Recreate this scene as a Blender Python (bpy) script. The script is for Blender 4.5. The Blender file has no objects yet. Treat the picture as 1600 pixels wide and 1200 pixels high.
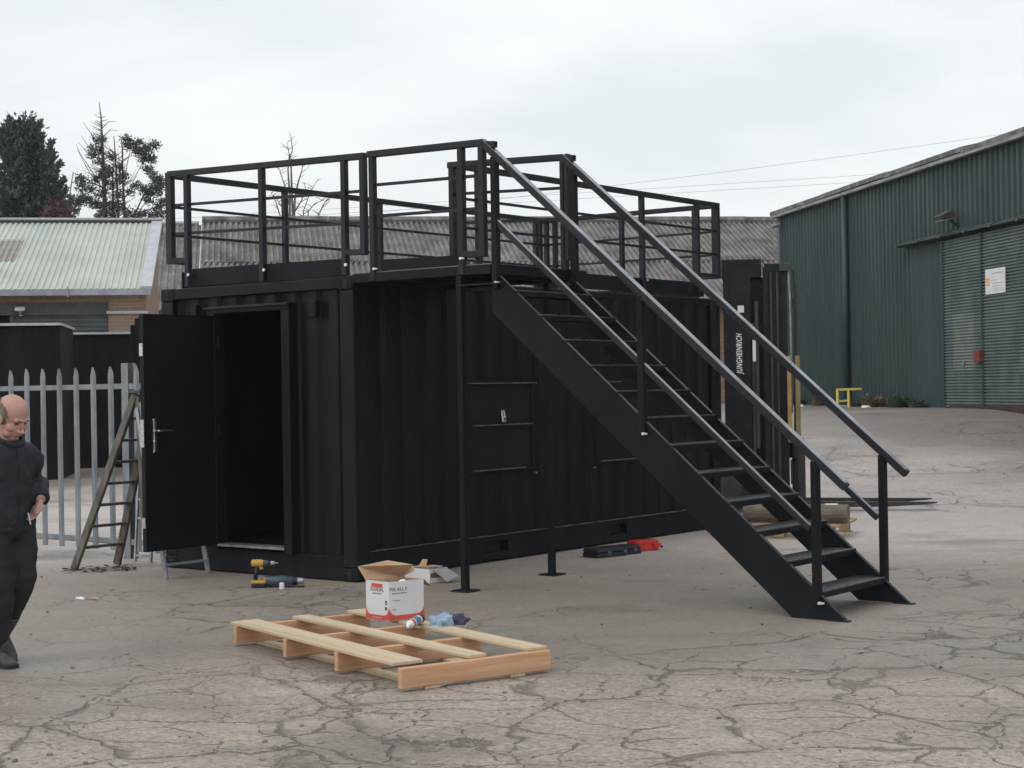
import bpy, bmesh, math, random
from mathutils import Vector, Matrix, noise as mnoise
random.seed(11)
rnd = random.Random(5)
R = math.radians
C = bpy.context.scene.collection
sc = bpy.context.scene

# ------------------------------------------------------------------ camera frame (measured)
CAM = Vector((9.50772, -10.21864, 1.61934))
RV = Vector((0.79352702, 0.60831625, -0.01631567))
UV = Vector((0.01451746, 0.00787986, 0.99986357))
FV = Vector((-0.60836182, 0.79365562, 0.00257832))
FPX = 2574.605
R0 = Vector((0.79363, 0.60839, 0.0)).normalized()      # horizontal right
F0 = Vector((-0.60839, 0.79363, 0.0)).normalized()     # horizontal forward

def at(S, D, z=0.0):
    """ground frame: S metres right of the camera, D metres ahead of it."""
    p = CAM + R0 * S + F0 * D
    return Vector((p.x, p.y, z))

def px(x, y, D):
    """photo pixel (1600 wide) at D metres ahead -> point."""
    return CAM + FV * D + RV * ((x - 800) / FPX * D) + UV * ((600 - y) / FPX * D)

def sstep(a, b, v):
    t = min(1, max(0, (v - a) / (b - a)))
    return t * t * (3 - 2 * t)

def ground_z(x, y):
    d = Vector((x, y, 0)) - CAM
    S, D = d.dot(R0), d.dot(F0)
    right = sstep(-3.0, 6.0, S)
    z = (0.13 + 0.93 * right) * sstep(20.5, 33, D)
    return z + 0.02 * math.sin(x * .31) * math.sin(y * .27) * sstep(14, 20, D)

# ------------------------------------------------------------------ materials
def new_mat(name):
    m = bpy.data.materials.new(name); m.use_nodes = True
    nt = m.node_tree; b = nt.nodes['Principled BSDF']
    return m, nt, b

def N(nt, t, **kw):
    n = nt.nodes.new(t)
    for k, v in kw.items():
        setattr(n, k, v)
    return n

def mixrgb(nt, fac, a, b, mode='MIX'):
    n = N(nt, 'ShaderNodeMix', data_type='RGBA', blend_type=mode)
    for s, v in ((0, fac), (6, a), (7, b)):
        if hasattr(v, 'is_output'): nt.links.new(v, n.inputs[s])
        elif s == 0: n.inputs[0].default_value = v
        else: n.inputs[s].default_value = (*v, 1) if len(v) == 3 else v
    return n.outputs[2]

def math_n(nt, op, a, b=None, c=None, clamp=False):
    n = N(nt, 'ShaderNodeMath', operation=op, use_clamp=clamp)
    for i, v in enumerate((a, b, c)):
        if v is None: continue
        if hasattr(v, 'is_output'): nt.links.new(v, n.inputs[i])
        else: n.inputs[i].default_value = v
    return n.outputs[0]

def ramp(nt, v, a, b, lo=0.0, hi=1.0):
    n = N(nt, 'ShaderNodeMapRange', interpolation_type='SMOOTHSTEP')
    nt.links.new(v, n.inputs[0])
    for i, x in ((1, a), (2, b), (3, lo), (4, hi)): n.inputs[i].default_value = x
    return n.outputs[0]

def noise_n(nt, vec, scale, detail=3, rough=.55, dist=0):
    n = N(nt, 'ShaderNodeTexNoise'); n.inputs['Scale'].default_value = scale
    n.inputs['Detail'].default_value = detail; n.inputs['Roughness'].default_value = rough
    n.inputs['Distortion'].default_value = dist
    if vec is not None: nt.links.new(vec, n.inputs['Vector'])
    return n.outputs['Fac']

def coords(nt, scale=None):
    t = N(nt, 'ShaderNodeTexCoord').outputs['Object']
    if scale:
        mp = N(nt, 'ShaderNodeMapping'); mp.inputs['Scale'].default_value = scale
        nt.links.new(t, mp.inputs['Vector']); t = mp.outputs['Vector']
    return t

def bump(nt, b, h, strength=.3, dist=.01):
    n = N(nt, 'ShaderNodeBump'); n.inputs['Strength'].default_value = strength
    n.inputs['Distance'].default_value = dist
    nt.links.new(h, n.inputs['Height']); nt.links.new(n.outputs[0], b.inputs['Normal'])

def surf(name, c1, c2=None, rough=.6, rough2=None, metal=0, scale=3., stretch=None, lo=.35, hi=.65, bmp=0., bscale=40., bdist=.004, ior=1.5, detail=5):
    m, nt, b = new_mat(name)
    c2 = c2 or tuple(min(1, x * 1.25) for x in c1)
    v = coords(nt, stretch)
    n = noise_n(nt, v, scale, detail, .6)
    f = ramp(nt, n, lo, hi)
    nt.links.new(mixrgb(nt, f, c1, c2), b.inputs['Base Color'])
    r2 = rough2 if rough2 is not None else rough
    n2 = noise_n(nt, v, scale * 2.3, 3)
    nt.links.new(ramp(nt, n2, .3, .7, rough, r2), b.inputs['Roughness'])
    b.inputs['Metallic'].default_value = metal
    b.inputs['IOR'].default_value = ior
    if bmp:
        bump(nt, b, noise_n(nt, v, bscale, 4), bmp, bdist)
    return m

M = {}
M['paint'] = surf('black_paint', (.0024, .0038, .0058), (.0042, .0063, .0088), .45, .65, scale=2.2, stretch=(1, 1, .35), bmp=.12, bscale=25, bdist=.004, ior=1.31)
M['paint_green'] = surf('black_paint_greenish', (.0030, .0048, .0049), (.0066, .0090, .0082), .42, .62, scale=1.8, stretch=(1, 1, .3), bmp=.12, bscale=25, bdist=.004, ior=1.33)  # slightly lighter, greener black for the near end
M['rail'] = surf('satin_black_rail', (.0065, .0085, .0125), (.0105, .0135, .019), .36, .5, scale=3, bmp=.06, bscale=60, bdist=.002, ior=1.42)
M['tread'] = surf('wet_black_tread', (.022, .024, .028), (.048, .051, .056), .3, .5, scale=9, bmp=.2, bscale=90, bdist=.002, ior=2.1)
M['handrail'] = surf('worn_edge_sky_sheen', (.22, .235, .255), (.36, .375, .395), .24, .40, metal=.9, scale=5, bmp=.05, bscale=60, bdist=.001)  # worn tread nosings; on the rail tops, sky sheen painted as pale metal
M['ledge'] = surf('sky_catch_steel_edge', (.06, .063, .068), (.13, .135, .14), .4, .6, scale=7)  # paler base paints in the sky these thin edges catch
M['dark'] = surf('interior_shade_dark', (.006, .0065, .008), (.011, .012, .014), .75, scale=2)  # near-black base paints in the shade inside the cabin and its recesses
M['leaf'] = surf('black_door_paint', (.0034, .0048, .0066), (.0050, .0066, .0088), .45, .6, scale=1.4, bmp=.06, bscale=18, bdist=.003, ior=1.33)
M['steel'] = surf('bright_steel', (.55, .56, .57), (.7, .7, .7), .22, .35, metal=1, scale=30)
M['alu'] = surf('aluminium', (.32, .33, .34), (.48, .49, .50), .4, .55, metal=.8, scale=9)
M['galv'] = surf('galvanised_steel', (.175, .195, .215), (.29, .315, .335), .5, .65, metal=.2, scale=7, stretch=(1, 1, .4), lo=.3, hi=.7)
M['oldwood'] = surf('weathered_wood', (.07, .062, .055), (.16, .14, .115), .75, scale=6, stretch=(3, 3, .6), bmp=.4, bscale=30)
M['bolt'] = surf('zinc_bolt', (.75, .76, .78), (.9, .9, .9), .3, metal=.6, scale=30)
M['white'] = surf('white_card', (.66, .65, .67), (.72, .71, .72), .65, scale=4)
M['whitepl'] = surf('white_plastic', (.72, .73, .75), (.8, .8, .8), .4, scale=6)
M['card'] = surf('brown_card', (.42, .27, .165), (.52, .35, .22), .8, scale=9)
M['red'] = surf('red_print', (.60, .075, .065), (.66, .10, .085), .55, scale=7)
M['redpl'] = surf('red_plastic', (.50, .022, .016), (.62, .04, .03), .35, scale=5)
M['blackpl'] = surf('black_plastic', (.010, .0105, .014), (.02, .021, .026), .4, .55, scale=12)
M['bluegrey'] = surf('grey_blue_plastic', (.05, .065, .085), (.08, .10, .12), .45, scale=12)
M['toolyellow'] = surf('yellow_plastic', (.52, .30, .045), (.62, .38, .09), .45, scale=12)
M['orange'] = surf('orange_foil', (.50, .10, .025), (.58, .16, .05), .35, scale=12)
M['blue'] = surf('blue_label', (.075, .19, .30), (.10, .25, .36), .4, scale=20)
M['rag'] = surf('pale_blue_cloth', (.20, .31, .44), (.36, .47, .58), .85, scale=30, bmp=.6, bscale=60)
M['ragdark'] = surf('dark_blue_cloth', (.03, .035, .06), (.07, .07, .11), .85, scale=25, bmp=.6, bscale=60)
M['yellow'] = surf('yellow_paint', (.68, .53, .09), (.78, .64, .17), .5, scale=6)
M['rust'] = surf('rusty_steel', (.07, .035, .028), (.14, .065, .05), .8, scale=10)
M['rubber'] = surf('tyre_rubber', (.012, .012, .012), (.03, .029, .027), .8, scale=10, bmp=.3)
M['greymetal'] = surf('dark_grey_machine', (.030, .032, .036), (.055, .056, .060), .45, .6, scale=4, bmp=.1)
M['mast'] = surf('greasy_mast_steel', (.0045, .0058, .008), (.013, .0145, .017), .45, .65, scale=6, bmp=.15, bscale=30, ior=1.36)
M['forksteel'] = surf('worn_fork_steel', (.018, .016, .0145), (.05, .043, .036), .5, .7, scale=9)
M['text'] = surf('white_lettering', (.75, .75, .76), (.8, .8, .8), .5, scale=3)
M['ink'] = surf('dark_print', (.06, .055, .065), (.11, .10, .11), .6, scale=9)
M['glass'] = surf('tinted_glass', (.10, .16, .165), (.16, .22, .22), .12, scale=2)
M['cabglass'] = M['glass']
M['floodglass'] = surf('flood_lens', (.75, .76, .76), (.85, .85, .85), .15, scale=5)
M['clad'] = surf('dark_green_cladding', (.0160, .042, .046), (.026, .058, .061), .45, .6, scale=1.4, stretch=(1, 1, .25), bmp=.1, bscale=8)
M['cladtrim'] = surf('grey_green_trim', (.10, .135, .13), (.15, .18, .17), .6, scale=3)
M['canopy'] = surf('grey_green_track', (.030, .042, .045), (.062, .076, .078), .5, scale=4)
M['doorgreen'] = surf('grey_green_door', (.095, .14, .13), (.15, .195, .18), .55, scale=2.5, stretch=(1, 1, .5))
M['doorpale'] = surf('paler_green_patch', (.19, .225, .20), (.25, .28, .25), .6, scale=5)
M['gutter'] = surf('grey_gutter', (.19, .20, .205), (.34, .35, .35), .7, scale=2.5, stretch=(1, 1, 3))
M['fibre'] = surf('fibre_cement_sheet', (.075, .072, .069), (.25, .238, .222), .85, scale=1.6, lo=.25, hi=.75, bmp=.3, bscale=6, detail=9)
M['eavegrey'] = surf('grey_eave_sheet', (.10, .10, .098), (.24, .235, .225), .85, scale=3, bmp=.3, bscale=12)
M['palegreen'] = surf('pale_green_sheet', (.43, .465, .415), (.52, .55, .485), .55, scale=.8, stretch=(1, 1, 1))
M['skylight'] = surf('grubby_rooflight', (.27, .24, .21), (.36, .32, .29), .6, scale=3)
M['paletrim'] = surf('pale_verge_trim', (.42, .43, .47), (.52, .53, .56), .5, scale=3)
M['eavetrim'] = surf('grey_eave_gutter', (.26, .28, .32), (.36, .38, .42), .55, scale=3)
M['lintel'] = surf('grey_green_lintel', (.060, .072, .064), (.085, .097, .088), .7, scale=3)
M['shutter'] = surf('roller_shutter_green', (.055, .068, .066), (.082, .096, .092), .55, scale=3)
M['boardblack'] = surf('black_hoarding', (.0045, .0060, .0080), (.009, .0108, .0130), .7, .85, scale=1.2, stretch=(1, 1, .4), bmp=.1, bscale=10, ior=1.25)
M['rimlight'] = surf('pale_rim', (.38, .39, .40), (.5, .5, .51), .5, scale=8)
M['bark'] = surf('grey_bark', (.085, .08, .075), (.15, .14, .13), .9, scale=8)
M['barkpale'] = surf('pale_bark', (.10, .095, .09), (.19, .18, .17), .9, scale=8)
M['conifer'] = surf('conifer_foliage', (.030, .058, .048), (.085, .125, .098), .75, scale=1.3, lo=.3, hi=.7)
M['redbush'] = surf('red_brown_foliage', (.05, .022, .024), (.10, .045, .045), .75, scale=2)
M['ivy'] = surf('ivy_foliage', (.036, .052, .045), (.085, .105, .084), .7, scale=2)
M['weedgreen'] = surf('weed_green', (.035, .075, .03), (.07, .13, .05), .7, scale=6)
M['weeddry'] = surf('dry_weed', (.13, .11, .06), (.24, .20, .11), .8, scale=6)
M['weeddull'] = surf('dull_weed', (.06, .07, .045), (.13, .125, .085), .8, scale=6)
M['wire'] = surf('overhead_wire', (.30, .31, .32), (.34, .35, .36), .6, scale=1)
M['stone'] = surf('loose_stone', (.16, .145, .13), (.36, .33, .30), .85, scale=9)
M['leaflitter'] = surf('dead_leaf', (.03, .026, .022), (.07, .058, .045), .8, scale=9)
M['jacket'] = surf('navy_black_jacket', (.0065, .0085, .0145), (.0125, .0155, .024), .75, scale=6, bmp=.5, bscale=14, bdist=.02)
M['trouser'] = surf('black_trousers', (.006, .0068, .009), (.012, .013, .016), .8, scale=5, bmp=.6, bscale=10, bdist=.025)
M['boot'] = surf('dusty_boot', (.038, .034, .030), (.085, .076, .068), .75, scale=14, bmp=.3)
M['hair'] = surf('grey_brown_hair', (.10, .083, .07), (.20, .17, .145), .8, scale=40, bmp=.5, bscale=120)
M['brow'] = surf('eyebrow_hair', (.12, .07, .055), (.16, .10, .08), .8, scale=40)
M['eye'] = surf('eye_dark', (.06, .035, .03), (.09, .05, .045), .5, scale=20)
def grime(m, tint, amt):
    nt = m.node_tree; b = nt.nodes['Principled BSDF']; old = b.inputs['Base Color'].links[0].from_socket
    st = noise_n(nt, coords(nt, (9, 9, .35)), 1.0, 6, .65)
    f = math_n(nt, 'MULTIPLY', ramp(nt, st, .55, .78), amt)
    P = coords(nt); sp = N(nt, 'ShaderNodeSeparateXYZ'); nt.links.new(P, sp.inputs[0])
    low = math_n(nt, 'MULTIPLY', ramp(nt, math_n(nt, 'ADD', sp.outputs[2], math_n(nt, 'MULTIPLY', noise_n(nt, P, 5, 5, .7), .5)), .25, .55, 1, 0), amt*1.2)
    v = N(nt, 'ShaderNodeTexVoronoi'); v.inputs['Scale'].default_value = 6; nt.links.new(P, v.inputs['Vector'])
    sc_ = ramp(nt, v.outputs['Distance'], .03, .06, amt*1.3, 0)
    f = math_n(nt, 'MAXIMUM', math_n(nt, 'MAXIMUM', f, low), sc_)
    nt.links.new(mixrgb(nt, f, old, tint), b.inputs['Base Color'])
grime(M['paint'], (.06, .058, .055), .05); grime(M['paint_green'], (.07, .068, .058), .09); grime(M['leaf'], (.06, .062, .066), .05)
grime(M['clad'], (.10, .125, .115), .30); grime(M['doorgreen'], (.06, .065, .055), .45); grime(M['shutter'], (.12, .12, .10), .3)
def skin():
    m, nt, b = new_mat('ruddy_skin')
    v = coords(nt)
    f = ramp(nt, noise_n(nt, v, 9, 4), .35, .68)
    c = mixrgb(nt, f, (.42, .245, .20), (.50, .265, .22))
    c = mixrgb(nt, ramp(nt, noise_n(nt, v, 60, 3), .4, .7, 0, .35), c, (.58, .33, .27))
    nt.links.new(c, b.inputs['Base Color']); b.inputs['Roughness'].default_value = .48
    b.inputs['Subsurface Weight'].default_value = .08; b.inputs['Subsurface Scale'].default_value = .01
    return m
M['skin'] = skin()

def wood_mat(name, c1, c2, ax, knots=True):
    """sawn softwood; the grain runs along the board's local axis ax."""
    m, nt, b = new_mat(name)
    st = [22., 22., 22.]; st[ax] = 1.1
    v = coords(nt, tuple(st))
    f = ramp(nt, noise_n(nt, v, 1.4, 6, .65, .6), .3, .7)
    c = mixrgb(nt, f, c1, c2)
    v2 = coords(nt, tuple(x * .35 for x in st))
    c = mixrgb(nt, ramp(nt, noise_n(nt, v2, 1.0, 3), .45, .72, 0, .4), c, tuple(x * .62 for x in c1))
    if knots:
        vv = N(nt, 'ShaderNodeTexVoronoi'); vv.inputs['Scale'].default_value = 3.6
        nt.links.new(coords(nt), vv.inputs['Vector'])
        k = ramp(nt, vv.outputs['Distance'], .035, .085, .75, 0)
        c = mixrgb(nt, k, c, (.19, .085, .035))
    nt.links.new(c, b.inputs['Base Color']); b.inputs['Roughness'].default_value = .72
    bump(nt, b, noise_n(nt, v, 3, 4), .25, .003)
    return m
M['deckboard'] = wood_mat('pale_sawn_pine', (.53, .41, .265), (.66, .54, .37), 0)
M['bearer'] = wood_mat('pinkish_sawn_bearer', (.55, .285, .155), (.69, .425, .255), 1)
M['cratewood'] = wood_mat('tan_batten', (.30, .215, .12), (.40, .29, .17), 0, False)
M['greywood'] = wood_mat('grey_tube_wood', (.12, .10, .078), (.22, .19, .15), 0, False)

def brick():
    m, nt, b = new_mat('old_red_brick')
    v = coords(nt)
    sp = N(nt, 'ShaderNodeSeparateXYZ'); nt.links.new(v, sp.inputs[0])
    cb = N(nt, 'ShaderNodeCombineXYZ'); nt.links.new(sp.outputs[0], cb.inputs[0]); nt.links.new(sp.outputs[2], cb.inputs[1])
    t = N(nt, 'ShaderNodeTexBrick'); nt.links.new(cb.outputs[0], t.inputs['Vector'])
    t.inputs['Color1'].default_value = (.27, .135, .085, 1); t.inputs['Color2'].default_value = (.36, .215, .135, 1)
    t.inputs['Mortar'].default_value = (.33, .29, .24, 1); t.inputs['Scale'].default_value = 1
    t.inputs['Brick Width'].default_value = .225; t.inputs['Row Height'].default_value = .075; t.inputs['Mortar Size'].default_value = .010
    c = mixrgb(nt, ramp(nt, noise_n(nt, v, 1.2, 4), .4, .65, 0, .6), t.outputs['Color'], (.26, .20, .155))
    nt.links.new(c, b.inputs['Base Color']); b.inputs['Roughness'].default_value = .85
    return m
M['brick'] = brick()

def ground_mat():
    m, nt, b = new_mat('cracked_yard_concrete')
    P = coords(nt)
    # warp
    nz = N(nt, 'ShaderNodeTexNoise'); nz.inputs['Scale'].default_value = .9; nz.inputs['Detail'].default_value = 3.5; nz.inputs['Roughness'].default_value = .6
    nt.links.new(P, nz.inputs['Vector'])
    sub = N(nt, 'ShaderNodeVectorMath', operation='SUBTRACT'); nt.links.new(nz.outputs['Color'], sub.inputs[0]); sub.inputs[1].default_value = (.5, .5, .5)
    scl = N(nt, 'ShaderNodeVectorMath', operation='SCALE'); nt.links.new(sub.outputs[0], scl.inputs[0]); scl.inputs['Scale'].default_value = .75
    add = N(nt, 'ShaderNodeVectorMath', operation='ADD'); nt.links.new(P, add.inputs[0]); nt.links.new(scl.outputs[0], add.inputs[1])
    W = add.outputs[0]
    def vor(scale, vec):
        v = N(nt, 'ShaderNodeTexVoronoi', feature='DISTANCE_TO_EDGE'); v.inputs['Scale'].default_value = scale
        nt.links.new(vec, v.inputs['Vector']); return v.outputs['Distance']
    big = vor(.85, W); small = vor(2.0, W)
    widthn = noise_n(nt, P, 2.1, 4)
    ragged = noise_n(nt, P, 30, 3)
    wob = math_n(nt, 'MULTIPLY', math_n(nt, 'SUBTRACT', ragged, .5), .06)
    bigd = math_n(nt, 'ADD', big, wob); smalld = math_n(nt, 'ADD', small, math_n(nt, 'MULTIPLY', wob, 1.6))
    w1 = ramp(nt, widthn, .38, .78, .004, .042)
    cr1 = math_n(nt, 'SUBTRACT', 1.0, math_n(nt, 'DIVIDE', bigd, w1, clamp=True))
    w2 = ramp(nt, widthn, .42, .8, .006, .050)
    cr2 = math_n(nt, 'SUBTRACT', 1.0, math_n(nt, 'DIVIDE', smalld, w2, clamp=True))
    # where the surface is broken up: the near apron and patches of the yard
    dt = N(nt, 'ShaderNodeVectorMath', operation='DOT_PRODUCT'); nt.links.new(P, dt.inputs[0]); dt.inputs[1].default_value = tuple(F0)
    depth = math_n(nt, 'SUBTRACT', dt.outputs['Value'], CAM.dot(F0))
    near = ramp(nt, math_n(nt, 'ADD', depth, math_n(nt, 'MULTIPLY', noise_n(nt, P, .5, 2), 2.4)), 9.8, 11.9, 1, 0)
    region = noise_n(nt, P, .28, 3)
    rt = N(nt, 'ShaderNodeVectorMath', operation='DOT_PRODUCT'); nt.links.new(P, rt.inputs[0]); rt.inputs[1].default_value = tuple(R0)
    side = math_n(nt, 'SUBTRACT', rt.outputs['Value'], CAM.dot(R0))
    reg = ramp(nt, math_n(nt, 'ADD', region, ramp(nt, side, 1.5, 4.5, 0, .05)), .52, .64)
    zone = math_n(nt, 'MAXIMUM', near, reg)
    fine = math_n(nt, 'MULTIPLY', zone, ramp(nt, noise_n(nt, P, .8, 2), .33, .50))
    crack = math_n(nt, 'MAXIMUM', math_n(nt, 'MULTIPLY', cr1, math_n(nt, 'MAXIMUM', zone, .12)), math_n(nt, 'MULTIPLY', cr2, fine))
    crack = math_n(nt, 'MULTIPLY', crack, ramp(nt, noise_n(nt, P, 7, 3), .28, .46, .5, 1), clamp=True)
    # base colour
    tone = ramp(nt, noise_n(nt, P, .35, 6, .62), .32, .68)
    c = mixrgb(nt, tone, (.32, .267, .222), (.475, .402, .340))
    blotch = ramp(nt, noise_n(nt, P, 1.7, 6, .7), .42, .66)
    c = mixrgb(nt, math_n(nt, 'MULTIPLY', blotch, .55), c, (.285, .222, .180))
    streak = noise_n(nt, coords(nt, (.5, 1.6, 1)), 1.1, 5, .65)
    c = mixrgb(nt, ramp(nt, streak, .5, .72, 0, .45), c, (.62, .50, .415))
    # broken slabs differ a little in tone
    cv = N(nt, 'ShaderNodeTexVoronoi'); cv.inputs['Scale'].default_value = 2.0; nt.links.new(W, cv.inputs['Vector'])
    cs = N(nt, 'ShaderNodeSeparateColor'); nt.links.new(cv.outputs['Color'], cs.inputs[0])
    c = mixrgb(nt, math_n(nt, 'MULTIPLY', math_n(nt, 'MULTIPLY', cs.outputs[0], .38), zone), c, (.24, .215, .19))
    c = mixrgb(nt, math_n(nt, 'MULTIPLY', math_n(nt, 'MULTIPLY', cs.outputs[1], .28), zone), c, (.47, .41, .35))
    # aggregate speckle
    sp = noise_n(nt, P, 60, 3, .75); sp2 = noise_n(nt, P, 34, 3, .7)
    c = mixrgb(nt, ramp(nt, sp, .52, .72, 0, .75), c, (.64, .58, .52))
    c = mixrgb(nt, ramp(nt, sp2, .36, .54, .65, 0), c, (.145, .124, .107))
    c = mixrgb(nt, ramp(nt, sp2, .58, .70, 0, .55), c, (.66, .60, .54))
    # far yard: a little pinker and lighter
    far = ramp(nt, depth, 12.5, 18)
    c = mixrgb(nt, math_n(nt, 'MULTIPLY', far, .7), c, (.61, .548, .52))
    # muddy strip by the far walls
    mud = ramp(nt, math_n(nt, 'ADD', depth, math_n(nt, 'MULTIPLY', noise_n(nt, P, .6, 4), 10)), 27, 35)
    c = mixrgb(nt, math_n(nt, 'MULTIPLY', mud, .8), c, (.16, .132, .116))
    # loose grit and pitting
    gr_ = noise_n(nt, P, 15, 7, .8)
    c = mixrgb(nt, ramp(nt, gr_, .50, .64, 0, .50), c, (.165, .145, .125))
    c = mixrgb(nt, ramp(nt, gr_, .36, .47, .42, 0), c, (.54, .475, .41))
    # traffic bands running across the yard
    cbv = N(nt, 'ShaderNodeCombineXYZ')
    nt.links.new(math_n(nt, 'MULTIPLY', dt.outputs['Value'], 1.25), cbv.inputs[1]); nt.links.new(math_n(nt, 'MULTIPLY', rt.outputs['Value'], .22), cbv.inputs[0])
    tb_ = noise_n(nt, cbv.outputs[0], 1.0, 7, .62, .5)
    c = mixrgb(nt, ramp(nt, tb_, .52, .68, 0, .60), c, (.205, .175, .150))
    c = mixrgb(nt, ramp(nt, tb_, .30, .44, .45, 0), c, (.50, .435, .375))
    # old oil drips
    ov = N(nt, 'ShaderNodeTexVoronoi'); ov.inputs['Scale'].default_value = .42; nt.links.new(W, ov.inputs['Vector'])
    oil = math_n(nt, 'ADD', ov.outputs['Distance'], math_n(nt, 'MULTIPLY', math_n(nt, 'SUBTRACT', blotch, .5), .10))
    c = mixrgb(nt, ramp(nt, oil, .06, .20, .45, 0), c, (.12, .105, .092))
    # a long darker grey band in front of the cabin and the fence
    bandn = math_n(nt, 'ADD', depth, math_n(nt, 'MULTIPLY', math_n(nt, 'SUBTRACT', noise_n(nt, P, .45, 7, .66), .5), 5.5))
    band = math_n(nt, 'MULTIPLY', ramp(nt, bandn, 8.7, 10.2), ramp(nt, bandn, 13.5, 17.0, 1, 0))
    c = mixrgb(nt, math_n(nt, 'MULTIPLY', band, .62), c, (.215, .188, .164))
    # damp patches
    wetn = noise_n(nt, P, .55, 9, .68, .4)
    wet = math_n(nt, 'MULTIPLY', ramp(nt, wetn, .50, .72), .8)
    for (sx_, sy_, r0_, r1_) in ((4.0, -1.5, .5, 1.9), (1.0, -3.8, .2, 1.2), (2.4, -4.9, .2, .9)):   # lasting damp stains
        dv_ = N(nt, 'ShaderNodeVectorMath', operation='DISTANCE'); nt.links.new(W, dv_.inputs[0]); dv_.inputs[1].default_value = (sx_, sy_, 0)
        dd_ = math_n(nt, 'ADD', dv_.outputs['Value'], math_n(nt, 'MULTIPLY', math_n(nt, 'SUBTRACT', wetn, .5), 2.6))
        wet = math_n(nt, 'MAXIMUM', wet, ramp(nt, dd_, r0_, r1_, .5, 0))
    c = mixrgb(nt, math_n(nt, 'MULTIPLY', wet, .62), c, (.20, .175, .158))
    # dirt filled cracks
    dirt = mixrgb(nt, noise_n(nt, P, 12, 3), (.075, .060, .047), (.15, .122, .098))
    c = mixrgb(nt, math_n(nt, 'MULTIPLY', crack, .66), c, dirt)
    halo1 = math_n(nt, 'MULTIPLY', ramp(nt, bigd, 0, .11, .35, 0), zone)
    c = mixrgb(nt, math_n(nt, 'MULTIPLY', halo1, ramp(nt, noise_n(nt, P, 5, 3), .4, .6)), c, (.15, .135, .118))
    nt.links.new(c, b.inputs['Base Color'])
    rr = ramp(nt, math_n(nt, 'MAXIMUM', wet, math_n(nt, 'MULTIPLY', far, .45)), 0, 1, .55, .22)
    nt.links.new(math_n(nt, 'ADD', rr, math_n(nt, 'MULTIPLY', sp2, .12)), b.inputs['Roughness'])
    b.inputs['IOR'].default_value = 1.42
    h = math_n(nt, 'SUBTRACT', math_n(nt, 'ADD', math_n(nt, 'MULTIPLY', sp2, .35), math_n(nt, 'MULTIPLY', noise_n(nt, P, 4, 4), .5)), math_n(nt, 'MULTIPLY', crack, 1.3))
    bump(nt, b, h, .9, .018)
    return m
M['ground'] = ground_mat()

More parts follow.
